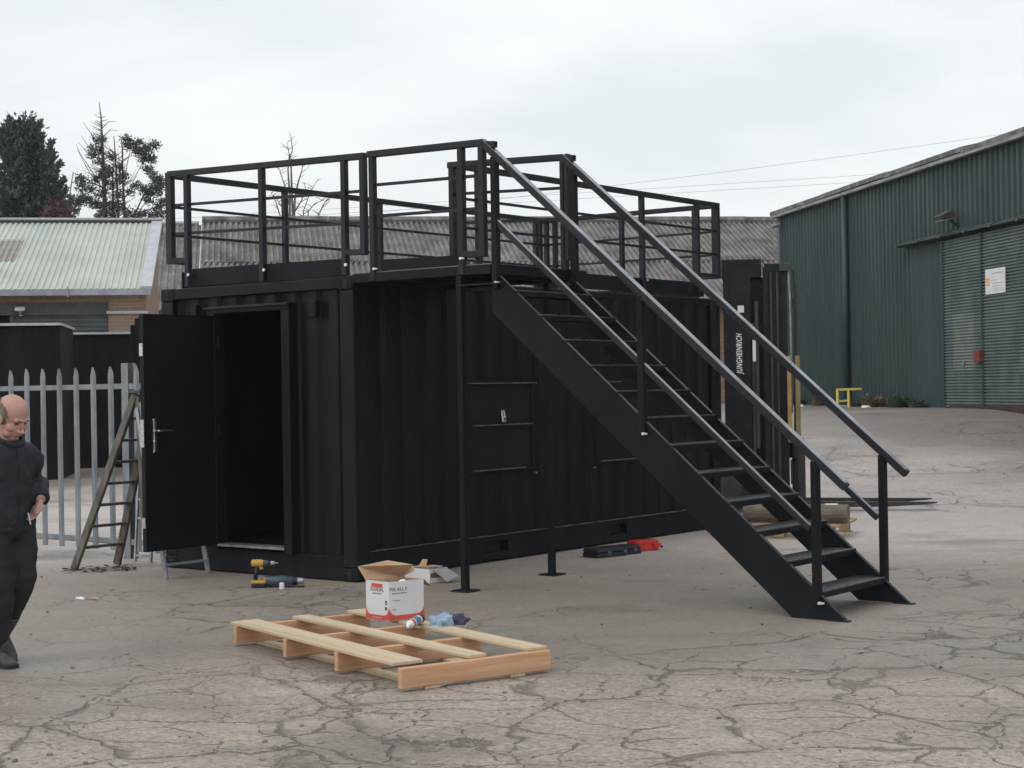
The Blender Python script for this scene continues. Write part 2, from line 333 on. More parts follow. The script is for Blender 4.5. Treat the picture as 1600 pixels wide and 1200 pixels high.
# ------------------------------------------------------------------ mesh helpers
class MB:
    def __init__(self): self.v = []; self.f = []
    def add(self, vs, fs):
        o = len(self.v); self.v += [tuple(x) for x in vs]; self.f += [tuple(i + o for i in f) for f in fs]; return self
    def box(self, lo, hi, mat=None):
        x0, y0, z0 = lo; x1, y1, z1 = hi
        vs = [Vector(q) for q in ((x0,y0,z0),(x1,y0,z0),(x1,y1,z0),(x0,y1,z0),(x0,y0,z1),(x1,y0,z1),(x1,y1,z1),(x0,y1,z1))]
        if mat: vs = [mat @ q for q in vs]
        return self.add(vs, [(0,3,2,1),(4,5,6,7),(0,1,5,4),(1,2,6,5),(2,3,7,6),(3,0,4,7)])
    def bar(self, p0, p1, w, h, up=(0, 0, 1)):
        p0, p1 = Vector(p0), Vector(p1); d = (p1 - p0).normalized(); up = Vector(up)
        if abs(d.dot(up)) > .99: up = Vector((0, 1, 0)) if abs(d.y) < .9 else Vector((1, 0, 0))
        s = d.cross(up).normalized(); u = s.cross(d)
        vs = []
        for p in (p0, p1):
            for a, c in ((-1,-1),(1,-1),(1,1),(-1,1)): vs.append(p + s*a*w/2 + u*c*h/2)
        return self.add(vs, [(0,1,2,3),(7,6,5,4),(0,4,5,1),(1,5,6,2),(2,6,7,3),(3,7,4,0)])
    def tube(self, pts, rad, n=8, caps=True, squash=1.0, up=(0, 0, 1)):
        """rings along pts; rad entries are a radius or (side, up) pair."""
        pts = [Vector(p) for p in pts]; vs = []; fs = []
        if not isinstance(rad, (list, tuple)): rad = [rad] * len(pts)
        for i, p in enumerate(pts):
            d = (pts[min(i+1, len(pts)-1)] - pts[max(i-1, 0)])
            d = d.normalized() if d.length > 1e-9 else Vector((0, 0, 1))
            u0 = Vector(up)
            if abs(d.dot(u0)) > .95: u0 = Vector((1, 0, 0))
            s = d.cross(u0).normalized(); u = s.cross(d)
            r = rad[i]; ra, rb = r if isinstance(r, (tuple, list)) else (r, r * squash)
            for k in range(n):
                a = 2*math.pi*k/n
                vs.append(p + s*math.cos(a)*ra + u*math.sin(a)*rb)
        for i in range(len(pts)-1):
            for k in range(n):
                a, b2 = i*n+k, i*n+(k+1) % n
                fs.append((a, b2, b2+n, a+n))
        if caps:
            fs.append(tuple(range(n-1, -1, -1))); fs.append(tuple((len(pts)-1)*n + k for k in range(n)))
        return self.add(vs, fs)
    def ellipsoid(self, c, r, rot=None, nu=16, nv=10):
        c = Vector(c); vs = []; fs = []
        for j in range(1, nv):
            t = math.pi*j/nv
            for k in range(nu):
                a = 2*math.pi*k/nu
                q = Vector((r[0]*math.sin(t)*math.cos(a), r[1]*math.sin(t)*math.sin(a), r[2]*math.cos(t)))
                vs.append(c + (rot @ q if rot else q))
        top = Vector((0,0,r[2])); vs.append(c + (rot @ top if rot else top)); vs.append(c - (rot @ top if rot else top))
        T = len(vs)-2
        for k in range(nu):
            k2 = (k+1) % nu
            fs.append((T, k, k2)); fs.append((T+1, (nv-2)*nu+k2, (nv-2)*nu+k))
            for j in range(nv-2): fs.append((j*nu+k, (j+1)*nu+k, (j+1)*nu+k2, j*nu+k2))
        return self.add(vs, fs)
    def prism(self, poly, a, b2, fn):
        """poly 2D outline (u,v) swept from w=a to w=b2; fn(u,v,w)->point."""
        n = len(poly); vs = [fn(u, v, a) for u, v in poly] + [fn(u, v, b2) for u, v in poly]
        fs = [tuple(range(n-1, -1, -1)), tuple(range(n, 2*n))] + [(i, (i+1) % n, (i+1) % n+n, i+n) for i in range(n)]
        return self.add(vs, fs)
    def sheet(self, prof, a, b2, fn, th=None):
        """open 2D profile swept from a to b2 as a thin sheet."""
        n = len(prof); vs = [fn(u, v, a) for u, v in prof] + [fn(u, v, b2) for u, v in prof]
        return self.add(vs, [(i, i+1, i+1+n, i+n) for i in range(n-1)])
    def build(self, name, mat, parent=None, bevel=0, smooth=False, world=True):
        me = bpy.data.meshes.new(name); me.from_pydata(self.v, [], self.f); me.update()
        bm = bmesh.new(); bm.from_mesh(me); bmesh.ops.recalc_face_normals(bm, faces=bm.faces); bm.to_mesh(me); bm.free()
        o = bpy.data.objects.new(name, me); C.objects.link(o)
        if mat is not None: me.materials.append(M[mat] if isinstance(mat, str) else mat)
        if smooth:
            for p in me.polygons: p.use_smooth = True
        if bevel:
            md = o.modifiers.new('Bevel', 'BEVEL'); md.width = bevel; md.segments = 2; md.limit_method = 'ANGLE'; md.angle_limit = R(50)
        if parent is not None:
            o.parent = parent
            if world: o.matrix_parent_inverse = parent.matrix_basis.inverted()
        return o

def tag(o, label=None, cat=None, group=None, kind=None):
    for k, v in (('label', label), ('category', cat), ('group', group), ('kind', kind)):
        if v: o[k] = v
    return o
def thing(name, loc, label, cat, group=None, rz=0):
    o = bpy.data.objects.new(name, None); C.objects.link(o); o.empty_display_size = .2
    o.location = loc; o.rotation_euler = (0, 0, rz); return tag(o, label, cat, group)
def frame(origin, xdir):
    x = Vector((xdir[0], xdir[1], 0)).normalized(); y = Vector((-x.y, x.x, 0))
    return Matrix(((x.x, y.x, 0, origin[0]), (x.y, y.y, 0, origin[1]), (0, 0, 1, origin[2]), (0, 0, 0, 1)))
def corr(a, b2, pitch, depth, start=0.0):
    """trapezoid corrugation profile (u, offset) between a and b2."""
    pts = []; u = a - ((a - start) % pitch)
    seq = ((0, 0), (.30, 0), (.42, -1), (.78, -1), (.90, 0))
    while u < b2 + pitch:
        for q, d in seq: pts.append((u + q*pitch, d*depth))
        u += pitch
    def val(t):
        for (u0, d0), (u1, d1) in zip(pts, pts[1:]):
            if u0 <= t <= u1: return d0 + (d1-d0)*(t-u0)/max(1e-9, u1-u0)
        return 0
    inn = [p for p in pts if a < p[0] < b2]
    return [(a, val(a))] + inn + [(b2, val(b2))]
def text_mesh(s, size, name, mat, mtx, parent, extrude=.0008, align='CENTER', shear=0, spacing=1.0, bold=0):
    cu = bpy.data.curves.new(name, 'FONT'); cu.body = s; cu.size = size; cu.extrude = extrude; cu.align_x = align; cu.align_y = 'CENTER'; cu.shear = shear
    cu.space_character = spacing; cu.offset = bold
    t = bpy.data.objects.new(name + '_curve', cu); C.objects.link(t)
    dg = bpy.context.evaluated_depsgraph_get(); dg.update()
    me = bpy.data.meshes.new_from_object(t.evaluated_get(dg)); bpy.data.objects.remove(t)
    me.transform(mtx); me.name = name
    o = bpy.data.objects.new(name, me); C.objects.link(o); me.materials.clear(); me.materials.append(M[mat])
    if parent is not None:
        o.parent = parent; o.matrix_parent_inverse = parent.matrix_basis.inverted()
    return o

# ------------------------------------------------------------------ ground
def build_ground():
    def axis(lo, hi, near_lo, near_hi, step, far):
        v = []; x = near_lo
        while x <= near_hi: v.append(x); x += step
        g = step
        while v[-1] < hi: g *= 1.5; v.append(min(hi, v[-1] + g))
        g = step
        while v[0] > lo: g *= 1.5; v.insert(0, max(lo, v[0] - g))
        return v
    Ss = axis(-400, 400, -20, 24, .8, 0); Ds = axis(-120, 700, -4, 48, .8, 0)
    mb = MB()
    for D in Ds:
        for S in Ss:
            p = at(S, D); mb.v.append((p.x, p.y, ground_z(p.x, p.y)))
    n = len(Ss)
    for j in range(len(Ds)-1):
        for i in range(n-1):
            mb.f.append((j*n+i, j*n+i+1, (j+1)*n+i+1, (j+1)*n+i))
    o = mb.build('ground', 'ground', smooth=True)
    tag(o, kind='structure')
build_ground()

# ------------------------------------------------------------------ the container
W_, L_, H_ = 2.438, 6.058, 2.591
cont = thing('shipping_container', (-W_/2, L_/2, 0), 'black twenty foot shipping container converted to a cabin with its end door open', 'container')
def P(name, mb, mat, par=cont, **k): return mb.build(name, mat, par, **k)
# corner posts + castings
for x0, x1 in ((-W_, -W_+.16), (-.16, 0)):
    for y0, y1 in ((0, .16), (L_-.16, L_)):
        P('corner_post', MB().box((x0, y0, .12), (x1, y1, H_-.12)), 'paint_green' if y0 == 0 else 'paint', bevel=.012)
        xa, xb = (x0-.003, x1+.02) if x0 < -1 else (x0-.02, x1+.003)
        ya, yb = (y0-.003, y1+.02) if y0 == 0 else (y0-.02, y1+.003)
        for z0, z1 in ((.004, .12), (H_-.12, H_+.004)):
            c = P('corner_casting', MB().box((xa, ya, z0), (xb, yb, z1)), 'paint', bevel=.015)
            hx = (xa+xb)/2; hz = (z0+z1)/2
            hole = MB()
            hole.tube([(hx, ya-.002 if y0 == 0 else yb-.01, hz-.018), (hx, ya-.002 if y0 == 0 else yb-.01, hz+.018)], .001)
            e = MB(); pts = []
            yy = ya - .0015 if y0 == 0 else yb + .0015
            for k in range(16):
                a = 2*math.pi*k/16; pts.append((hx + .026*math.cos(a), hz + .026*math.sin(a) + (.018 if math.sin(a) > 0 else -.018)))
            e.prism(pts, yy, yy + (.01 if y0 == 0 else -.01), lambda u, v, w: (u, w, v))
            e.build('casting_hole', 'dark', c)
# end wall, near end (y = 0 side), corrugated, in three strips round the door
def endstrip(mb, xa, xb, z0, z1, y=.045):
    pr = corr(xa, xb, .25, .036, -2.30)
    mb.sheet(pr, z0, z1, lambda u, v, w: (u, y - v, w))
ew = MB(); endstrip(ew, -2.30, -1.745, .2, 2.50); endstrip(ew, -.72, -.14, .2, 2.50); endstrip(ew, -1.75, -.715, 2.385, 2.50)
P('end_wall', ew, 'paint_green')
P('end_top_rail', MB().box((-W_+.16, .006, 2.49), (-.16, .10, 2.588)), 'paint_green', bevel=.008)
P('end_sill', MB().box((-W_+.16, .004, .008), (-.16, .14, .215)), 'paint', bevel=.008)
# far end wall + far long wall
fe = MB(); fe.sheet(corr(-W_+.15, -.15, .25, .036), .2, 2.5, lambda u, v, w: (u, L_-.045 + v, w)); P('end_wall', fe, 'paint')
P('end_top_rail', MB().box((-W_+.16, L_-.10, 2.49), (-.16, L_-.006, 2.588)), 'paint', bevel=.008)
P('end_sill', MB().box((-W_+.16, L_-.14, .008), (-.16, L_-.004, .215)), 'paint', bevel=.008)
fw = MB(); fw.sheet(corr(.14, L_-.14, .278, .036), .2, 2.54, lambda u, v, w: (-W_+.045 + v, u, w)); P('side_wall', fw, 'paint')
# near long wall with two flush shuttered hatches
HATCH = ((1.50, 2.53), (3.56, 4.59))
HZ0, HZ1 = .83, 1.69
sw = MB()
def sidestrip(ya, yb, z0, z1):
    sw.sheet(corr(ya, yb, .278, .036, .16), z0, z1, lambda u, v, w: (-.045 + v + .036, u, w))
sidestrip(.14, HATCH[0][0], .24, 2.53); sidestrip(HATCH[0][1], HATCH[1][0], .24, 2.53); sidestrip(HATCH[1][1], L_-.14, .24, 2.53)
for a, b2 in HATCH:
    sidestrip(a, b2, .24, HZ0); sidestrip(a, b2, HZ1, 2.53)
P('side_wall', sw, 'paint')
P('side_top_rail', MB().box((-.075, .16, 2.525), (-.004, L_-.16, 2.589)), 'paint', bevel=.006)
P('side_top_rail', MB().box((-W_+.004, .16, 2.525), (-W_+.075, L_-.16, 2.589)), 'paint', bevel=.006)
br = MB()
POCK = ((1.72, 2.09), (3.79, 4.12))
ys = [.16, POCK[0][0], POCK[0][1], POCK[1][0], POCK[1][1], L_-.16]
for i in range(0, 5, 2): br.box((-.10, ys[i], .022), (-.003, ys[i+1], .245))
for a, b2 in POCK: br.box((-.10, a, .195), (-.004, b2, .244)); br.box((-.10, a, .023), (-.004, b2, .092))
P('bottom_side_rail', br, 'paint', bevel=.005)
P('rail_lip', MB().box((-.10, .16, .2455), (.006, L_-.16, .252)), 'ledge')
for a, b2 in POCK:
    P('fork_pocket', MB().box((-.62, a-.01, .094), (-.09, b2+.01, .193)), 'dark')
P('bottom_side_rail', MB().box((-W_+.003, .16, .022), (-W_+.10, L_-.16, .25)), 'paint', bevel=.005)
P('roof', MB().box((-W_+.075, .10, 2.545), (-.075, L_-.10, 2.583)), 'paint')
P('floor_deck', MB().box((-W_+.11, .145, .16), (-.11, L_-.145, .215)), 'dark')
lin = MB()
x0, x1, y0, y1, z0, z1 = -W_+.10, -.10, .10, L_-.10, .2155, 2.52
lin.add([(x0,y0,z0),(x1,y0,z0),(x1,y1,z0),(x0,y1,z0),(x0,y0,z1),(x1,y0,z1),(x1,y1,z1),(x0,y1,z1)], [(4,5,6,7),(1,2,6,5),(2,3,7,6),(3,0,4,7)])
lin.box((x0, .10, z0), (-1.70, .108, z1)); lin.box((-.77, .10, z0), (x1, .108, z1)); lin.box((-1.70, .10, 2.36), (-.77, .108, z1))
P('inner_lining', lin, 'dark')
# door frame
df = MB(); df.box((-1.752, -.052, .205), (-1.66, .075, 2.335)); df.box((-.815, -.052, .205), (-.716, .075, 2.335)); df.box((-1.752, -.052, 2.335), (-.716, .075, 2.40))
P('door_frame', df, 'paint_green', bevel=.006)
P('drip_lip', MB().box((-1.765, -.085, 2.378), (-.705, -.0525, 2.392)), 'rail')
P('threshold', MB().box((-1.66, -.055, .240), (-.815, .10, .262)), 'alu', bevel=.003)
# door leaf, swung open 93 degrees
door = P('door_leaf', MB().box((-1.715, -.862, .255), (-1.668, -.012, 2.315)), 'leaf', bevel=.004)
ed = MB(); ed.box((-1.7175, -.868, 1.16), (-1.672, -.8625, 1.40)); ed.box((-1.7175, -.868, 1.95), (-1.672, -.8625, 2.06)); ed.box((-1.7175, -.868, .46), (-1.672, -.8625, .55))
ed.build('latch_strip', 'steel', door)
hd = MB(); hd.tube([(-1.664, -.755, 1.115), (-1.664, -.755, 1.405)], .019, 10, squash=.35, up=(1, 0, 0))
hd.box((-1.668, -.776, 1.13), (-1.660, -.734, 1.39))
hd.tube([(-1.660, -.755, 1.30), (-1.615, -.755, 1.30), (-1.612, -.745, 1.30), (-1.610, -.60, 1.298)], .0095, 8)
hd.tube([(-1.660, -.755, 1.205), (-1.648, -.755, 1.205)], .014, 10)
hd.build('door_handle', 'steel', door, smooth=False)
hg = MB()
for z in (.5, 1.28, 2.08): hg.tube([(-1.66, -.006, z-.05), (-1.66, -.006, z+.05)], .011, 8)
hg.build('hinge', 'leaf', door)
dp = MB()
for (y0, y1, z0, z1) in ((-.862, -.85, .255, 2.315), (-.03, -.012, .255, 2.315), (-.85, -.03, 2.30, 2.315), (-.85, -.03, .255, .275)): dp.box((-1.6685, y0, z0), (-1.6655, y1, z1))
dp.build('door_edge_trim', 'paint', door)
# vents on the end wall
for x, z in ((-.462, 2.33), (-1.975, 2.36)):
    v = MB(); v.box((x-.034, -.016, z-.075), (x+.034, .05, z+.075)); P('vent', v, 'paint_green', bevel=.01)
# hatches
for hi, (a, b2) in enumerate(HATCH):
    h = thing('hatch', (0, a, HZ0), None, None); h.parent = cont; h.matrix_parent_inverse = cont.matrix_basis.inverted(); h.empty_display_size = .1
    bpy.data.objects.remove(h)
    fr = MB()
    fr.box((-.06, a, HZ0), (.004, a+.05, HZ1)); fr.box((-.06, b2-.05, HZ0), (.004, b2, HZ1)); fr.box((-.06, a+.05, HZ0), (.004, b2-.05, HZ0+.03)); fr.box((-.06, a+.05, HZ1-.03), (.004, b2-.05, HZ1))
    h = P('hatch', fr, 'paint', bevel=.004)
    MB().box((-.045, a+.05, 1.285), (-.006, b2-.05, HZ1-.03)).build('hatch_shutter', 'leaf', h)
    MB().box((-.045, a+.05, HZ0+.03), (-.006, b2-.05, 1.272)).build('hatch_shutter', 'leaf', h)
    for z, ins in ((HZ1-.022, -.01), (1.278, .06), (.862, .06)):
        lo_, hi_ = a+ins, b2-ins - (.12 if z < 1 else 0)
        if hi == 1 and z > 1.2: hi_ = a + (.45 if z > 1.5 else .30)
        MB().box((.001 if z > 1.5 else -.008, lo_, z-.004), (.030, hi_, z+.006)).build('drip_ledge', 'ledge', h)
    if hi == 0:
        pl = MB(); yc, zc = 2.03, 1.335
        pl.box((-.004, yc-.03, zc-.035), (.026, yc+.03, zc+.022))
        pl.build('padlock', 'steel', h, bevel=.008)
        sh = MB(); sh.tube([(.011, yc-.02, zc+.02), (.011, yc-.02, zc+.05), (.011, yc-.012, zc+.065), (.011, yc+.012, zc+.065), (.011, yc+.02, zc+.05), (.011, yc+.02, zc+.02)], .006, 8)
        sh.build('shackle', 'steel', h)
        MB().box((-.004, yc-.028, zc+.028), (.006, yc+.028, zc+.085)).build('hasp', 'steel', h)
    for yy in (a-.02, b2+.02): MB().tube([(-.03, yy, HZ0-.03), (.008, yy, HZ0-.03)], .010, 8).build('bolt_head', 'alu', h)

# ------------------------------------------------------------------ roof guard rail (one bolted frame of four sides)
gr = thing('rooftop_guard_rail', (-W_/2, L_/2, H_), 'black steel guard rail with mid rails and kick boards round the container roof', 'guard rail')
TB, MBW, PW = .055, .026, .055
def railing(par, a, b2, ha, hb, posts, base, mids=(.32, .585), end_drop=.86, ret=.25, toe=None, ends=(True, True), toe_z=(.02, .175), zb=H_):
    """a,b2: (x,y) line ends; ha,hb: top heights; posts: fractions along; base: z the posts reach down to."""
    a = Vector((*a, 0)); b2 = Vector((*b2, 0)); d = (b2-a); Ln = d.length; dn = d.normalized()
    n = Vector((-dn.y, dn.x, 0))
    def pt(t, z, off=0): q = a + d*t + n*off; return Vector((q.x, q.y, z))
    def top(t): return ha + (hb-ha)*t
    MB().bar(pt(0, ha-TB/2), pt(1, hb-TB/2), TB, TB).build('top_rail', 'rail', par, bevel=.006)
    for m in mids:
        MB().bar(pt(.004, top(0)-m, .004), pt(.996, top(1)-m, .004), .012, MBW).build('mid_rail', 'rail', par)
    for t in posts:
        MB().bar(pt(t, top(t)-TB+.002), pt(t, base), PW, PW*.92, up=tuple(dn)).build('post', 'rail', par, bevel=.005)
    for e, t, tp in ((ends[0], 0, posts[0]), (ends[1], 1, posts[-1])):
        if not e: continue
        tt = TB/2/Ln*(1 if t == 0 else -1) + t
        MB().bar(pt(tt, top(t)-TB+.002), pt(tt, top(t)-end_drop), PW, PW*.98, up=tuple(dn)).build('end_upright', 'rail', par, bevel=.005)
        MB().bar(pt(tt, top(t)-end_drop+TB/2), pt(tp, top(tp)-end_drop+TB/2), PW*.88, PW*.9).build('return_bar', 'rail', par, bevel=.005)
    if toe:
        MB().bar(pt(toe[0], zb+(toe_z[0]+toe_z[1])/2, .012), pt(toe[1], zb+(toe_z[0]+toe_z[1])/2 + (toe[2] if len(toe) > 2 else 0), .012), .010, toe_z[1]-toe_z[0]).build('kick_board', 'paint', par)
E1 = 2.47
railing(gr, (-2.335, .03), (.140, .03), 3.690, 3.618, [.25/E1, 1.23/E1, 2.225/E1], 2.60, toe=(.12, .90, -.022))
railing(gr, (0.0, 1.415), (0.0, 6.085), 3.682, 3.684, [.30/4.67, 1.68/4.67, 3.075/4.67, 4.20/4.67], 2.60, toe=(.06, .93))
railing(gr, (-2.40, .06), (-2.40, 6.085), 3.690, 3.682, [.25/6.0, 1.53/6.0, 2.95/6.0, 4.35/6.0, 5.75/6.0], 2.60, toe=(.03, .97))
railing(gr, (-2.56, 6.10), (-.03, 6.10), 3.690, 3.684, [.26/2.53, 1.235/2.53, 2.24/2.53], 2.60, toe=(.10, .90))
for x in (-2.05, -1.06, -.075): MB().tube([(x, -.010, 2.71-.012*(x+2)), (x, .004, 2.71-.012*(x+2))], .014, 8).build('bolt', 'bolt', gr)
for y in (1.75, 3.13, 4.53, 5.65): MB().tube([(.03, y, 2.74), (.042, y, 2.74)], .012, 8).build('bolt', 'bolt', gr)
MB().box((-2.30, .12, 2.5875), (-.08, 6.0, 2.600)).build('walking_deck', 'tread', gr)

# ------------------------------------------------------------------ stair and landing
st = thing('access_staircase', (2.2, .6, 0), 'black steel staircase with landing and handrails rising to the container roof', 'staircase')
def S_(name, mb, mat='rail', **k): return mb.build(name, mat, st, **k)
for (x, y) in ((1.172, 0.0), (1.10, 1.275)):
    leg = S_('landing_leg', MB().box((x-.027, y-.027, .012), (x+.027, y+.027, 2.52)), 'paint', bevel=.005)
    MB().box((x-.085, y-.085, .002), (x+.085, y+.085, .014)).build('base_plate', 'rail', leg)
fr = MB()
fr.box((.02, -.028, 2.525), (1.50, .022, 2.60)); fr.box((.02, 1.245, 2.525), (1.50, 1.305, 2.60)); fr.box((.012, .022, 2.525), (.06, 1.245, 2.60)); fr.box((1.44, .022, 2.525), (1.50, 1.245, 2.60))
for x in (.42, .78, 1.12): fr.box((x, .022, 2.53), (x+.04, 1.245, 2.595))
S_('landing_frame', fr, 'paint', bevel=.004)
S_('landing_deck', MB().box((.03, -.01, 2.601), (1.505, 1.29, 2.609)), 'tread')
# landing rails: near side, far side
E2 = 1.24
railing(st, (.205, -.005), (1.445, -.005), 3.618, 3.592, [.045/E2, 1.0/E2], 2.53, end_drop=.93, ret=.2, ends=(False, True), mids=(.285, .545), toe=(.09, .80, -.015), toe_z=(-.055, .115))
railing(st, (.16, 1.10), (1.475, 1.10), 3.640, 3.586, [.03, .955], 2.60, end_drop=.9, ends=(False, True), mids=(.285, .545))
# stringers: side profile extruded across y
def stringer(y0, y1):
    poly = [(1.50, 2.565), (1.578, 2.498), (4.492, .004), (4.085, .004), (1.50, 2.215)]
    return MB().prism(poly, y0, y1, lambda u, v, w: (u, w, v))
for y0, y1 in ((-.006, .006), (1.044, 1.056)):
    s = S_('stringer', stringer(y0, y1), 'paint')
    cap = MB()
    cap.bar((1.53, (y0+y1)/2 + (.012 if y0 < .5 else -.012), 2.534), (4.485, (y0+y1)/2 + (.012 if y0 < .5 else -.012), .012), .036, .006, up=(0, 0, 1))
    cap.build('stringer_flange', 'rail', s)
    MB().box((4.36, y0-.02, .001), (4.52, y1+.02, .010)).build('foot_plate', 'rail', s)
for k in range(12):
    z = .19 + k*.1994; x = 4.305 - k*.2340
    t = MB(); t.box((x-.235, .007, z-.006), (x, 1.043, z))
    tro_ = S_('tread', t, 'tread')
    q = MB(); q.box((x-.006, .008, z-.045), (x+.0015, 1.042, z-.0062)); q.box((x-.2355, .008, z-.0062-.03), (x-.2305, 1.042, z-.0063)); q.build('tread_lip', 'paint', tro_)
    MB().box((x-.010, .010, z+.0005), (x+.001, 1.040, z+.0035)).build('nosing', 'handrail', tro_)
# hand rails, mid rails, posts both sides
def hz(x): return 3.578 - (x-1.455)*.8595
for y in (-.01, 1.06):
    e = 4.515 if y < .5 else 4.475
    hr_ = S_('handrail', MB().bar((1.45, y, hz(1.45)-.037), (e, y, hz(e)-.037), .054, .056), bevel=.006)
    MB().bar((1.452, y, hz(1.452)+.0005), (e+.002, y, hz(e+.002)+.0005), .058, .004).build('handrail_sheen', 'handrail', hr_)  # added pale strip paints the wet sky sheen along the top
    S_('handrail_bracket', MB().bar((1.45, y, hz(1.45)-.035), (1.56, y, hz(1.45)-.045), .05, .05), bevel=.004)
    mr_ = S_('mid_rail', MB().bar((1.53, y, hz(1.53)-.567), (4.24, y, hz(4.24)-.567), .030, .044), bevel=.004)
    MB().bar((1.53, y, hz(1.53)-.536), (4.24, y, hz(4.24)-.536), .032, .003).build('rail_sheen', 'handrail', mr_)  # same painted sheen strip on the mid rail
    for x, zb in ((1.545, 2.40), (2.89, 1.27), (4.285, .10)):
        S_('post', MB().bar((x, y, hz(x)-.06), (x, y, zb), .054, .054, up=(1, 0, 0)), 'paint', bevel=.005)
for x, z in ((1.58, 2.45), (2.93, 1.27), (4.335, .12), (1.23, 2.66), (.30, 2.63)):
    bb = MB(); bb.box((x-.02, -.045, z-.006), (x+.014, -.030, z+.006)); bb.tube([(x-.018, -.050, z), (x-.018, -.03, z)], .011, 8)
    S_('bolt', bb, 'bolt')
S_('landing_bracket', MB().box((1.18, -.07, 2.44), (1.62, -.03, 2.448)), 'rail')

# ------------------------------------------------------------------ buildings behind
HD = Vector((-.163, .987)).normalized()                 # (right, ahead): the way the sheds run back
hv = (R0*HD.x + F0*HD.y); hv.z = 0
pv = (R0*HD.y - F0*HD.x); pv.z = 0                       # to the right, square to hv
def loc2(o, a, b2, z):                                   # point a along -hv (towards us), b2 along pv
    q = o - hv*a + pv*b2; return Vector((q.x, q.y, z))

# --- green warehouse on the right
wo = at(7.375, 45.0)
wh = thing('warehouse', (wo.x, wo.y, 1.0), 'dark green corrugated metal warehouse with a big ribbed sliding door', 'warehouse')
EV = 6.17
def wl(u, v, w): return loc2(wo, u, v, w)
D0, D1, DTOP = 10.80, 16.2, 4.55
wm = MB()
def wallstrip(mb, a, b2, z0, z1):
    mb.sheet(corr(a, b2, .23, .05), z0, z1, lambda u, v, w: wl(u, -v-.05, w))
wallstrip(wm, 0.0, D0, -.3, EV); wallstrip(wm, D0, D1, DTOP, EV); wallstrip(wm, D1, 32, -.3, EV)
wm.build('wall', 'clad', wh)
gm = MB(); gm.sheet(corr(0, 22, .25, .035), -.3, EV, lambda u, v, w: wl(.0 - v, u, w)); gm.sheet(corr(0, 22, .25, .035), -.3, EV, lambda u, v, w: wl(32 + v, u, w))
gm.prism([(0, EV), (11, EV+2.3), (22, EV)], .01, .04, lambda u, v, w: wl(w, u, v)); gm.prism([(0, EV), (11, EV+2.3), (22, EV)], 31.96, 31.99, lambda u, v, w: wl(w, u, v))
gm.box((0, 0, 0), (0.01, 0.01, 0.01)) if False else None
gm.build('gable_wall', 'clad', wh)
bw = MB(); bw.sheet([(0, 0), (32, 0)], .6, EV, lambda u, v, w: wl(u, 22, w)); bw.build('rear_wall', 'clad', wh)
rf = MB()
for s0, s1, z0, z1 in ((-.22, 11, EV+.04, EV+2.38), (22.22, 11, EV+.04, EV+2.38)):
    ng = 8
    for k in range(ng):                                  # sheets lap unevenly along the eave
        a0, a1 = -.15 + 32.3/ng*k, -.15 + 32.3/ng*(k+1) + .03
        j0, j1 = rnd.uniform(-.03, .03), rnd.uniform(-.03, .03)
        vs_ = []
        for (u, jj) in ((a0, j0), (a1, j1)):
            for (ss, zz) in ((s0, z0 + jj), (s1, z1)):
                vs_ += [wl(u, ss, zz + (k % 2)*.008), wl(u, ss, zz + .10 + (k % 2)*.008)]
        rf.add(vs_, [(0,2,3,1), (4,5,7,6), (0,1,5,4), (2,6,7,3), (1,3,7,5), (0,4,6,2)])
rf.build('roof', 'eavegrey', wh)
MB().box((-.001, -.17, 0), (0, -.16, 0)).v
gt = MB(); gt.bar(wl(-.12, -.16, EV+.005), wl(32, -.16, EV+.005), .12, .07); gt.build('gutter', 'gutter', wh)
ct = MB(); ct.box((0, 0, 0), (0, 0, 0)); ct = MB()
ct.prism([(-.05, -.06), (.16, -.06), (.16, .03), (-.05, .03)], .7, EV-.02, lambda u, v, w: wl(u, v, w)); ct.build('corner_trim', 'cladtrim', wh)
dpz = MB(); dpz.tube([wl(5.25, -.14, EV-.02), wl(5.25, -.14, .9)], .075, 10); dpz.build('drainpipe', 'clad', wh, smooth=True)
# big door: ribbed sheet in two leaves on an overhead track
def leafdoor(a, b2):
    pr = []; z = 1.08
    while z < DTOP-.02:
        pr += [(z, .0), (z+.010, .036), (z+.032, .036), (z+.042, 0)]; z += .062
    m = MB(); m.sheet(pr, a, b2, lambda u, v, w: wl(w, -.10 - v, u)); return m
ld = leafdoor(D0+.02, 12.60).build('sliding_door', 'doorgreen', wh)
rd = leafdoor(12.66, D1).build('sliding_door', 'doorgreen', wh)
fm = MB()
for a, b2 in ((D0-.02, D0+.05), (12.58, 12.67)): fm.prism([(a, -.15), (b2, -.15), (b2, -.09), (a, -.09)], 1.02, DTOP, lambda u, v, w: wl(u, v, w))
fm.build('door_post', 'clad', wh)
wd = MB(); wd.prism([(11.25, -.128), (11.78, -.128), (11.78, -.121), (10.95, -.121)], 1.75, 3.02, lambda u, v, w: wl(u, v, w))
pr = []; z = 1.78
m = MB()
zz = 1.08 + .062*12
prp = []
while zz < 2.95:
    prp += [(zz, .0), (zz+.010, .036), (zz+.032, .036), (zz+.042, 0)]; zz += .062
m.sheet(prp, 11.25, 12.25, lambda u, v, w: wl(w, -.104 - v, u))
m.build('wicket_door', 'doorpale', wh)
hn = MB(); hn.tube([wl(11.80, -.15, 2.02), wl(11.80, -.17, 1.95), wl(11.80, -.15, 1.84)], .018, 6); hn.build('wicket_handle', 'galv', wh)
rb = MB(); rb.prism([(12.43, -.24), (12.67, -.24), (12.67, -.151), (12.43, -.151)], 1.98, 2.22, lambda u, v, w: wl(u, v, w)); rb.build('lock_box', surf('dull_red_box', (.20, .035, .03), (.27, .05, .04), .6), wh, bevel=.01)
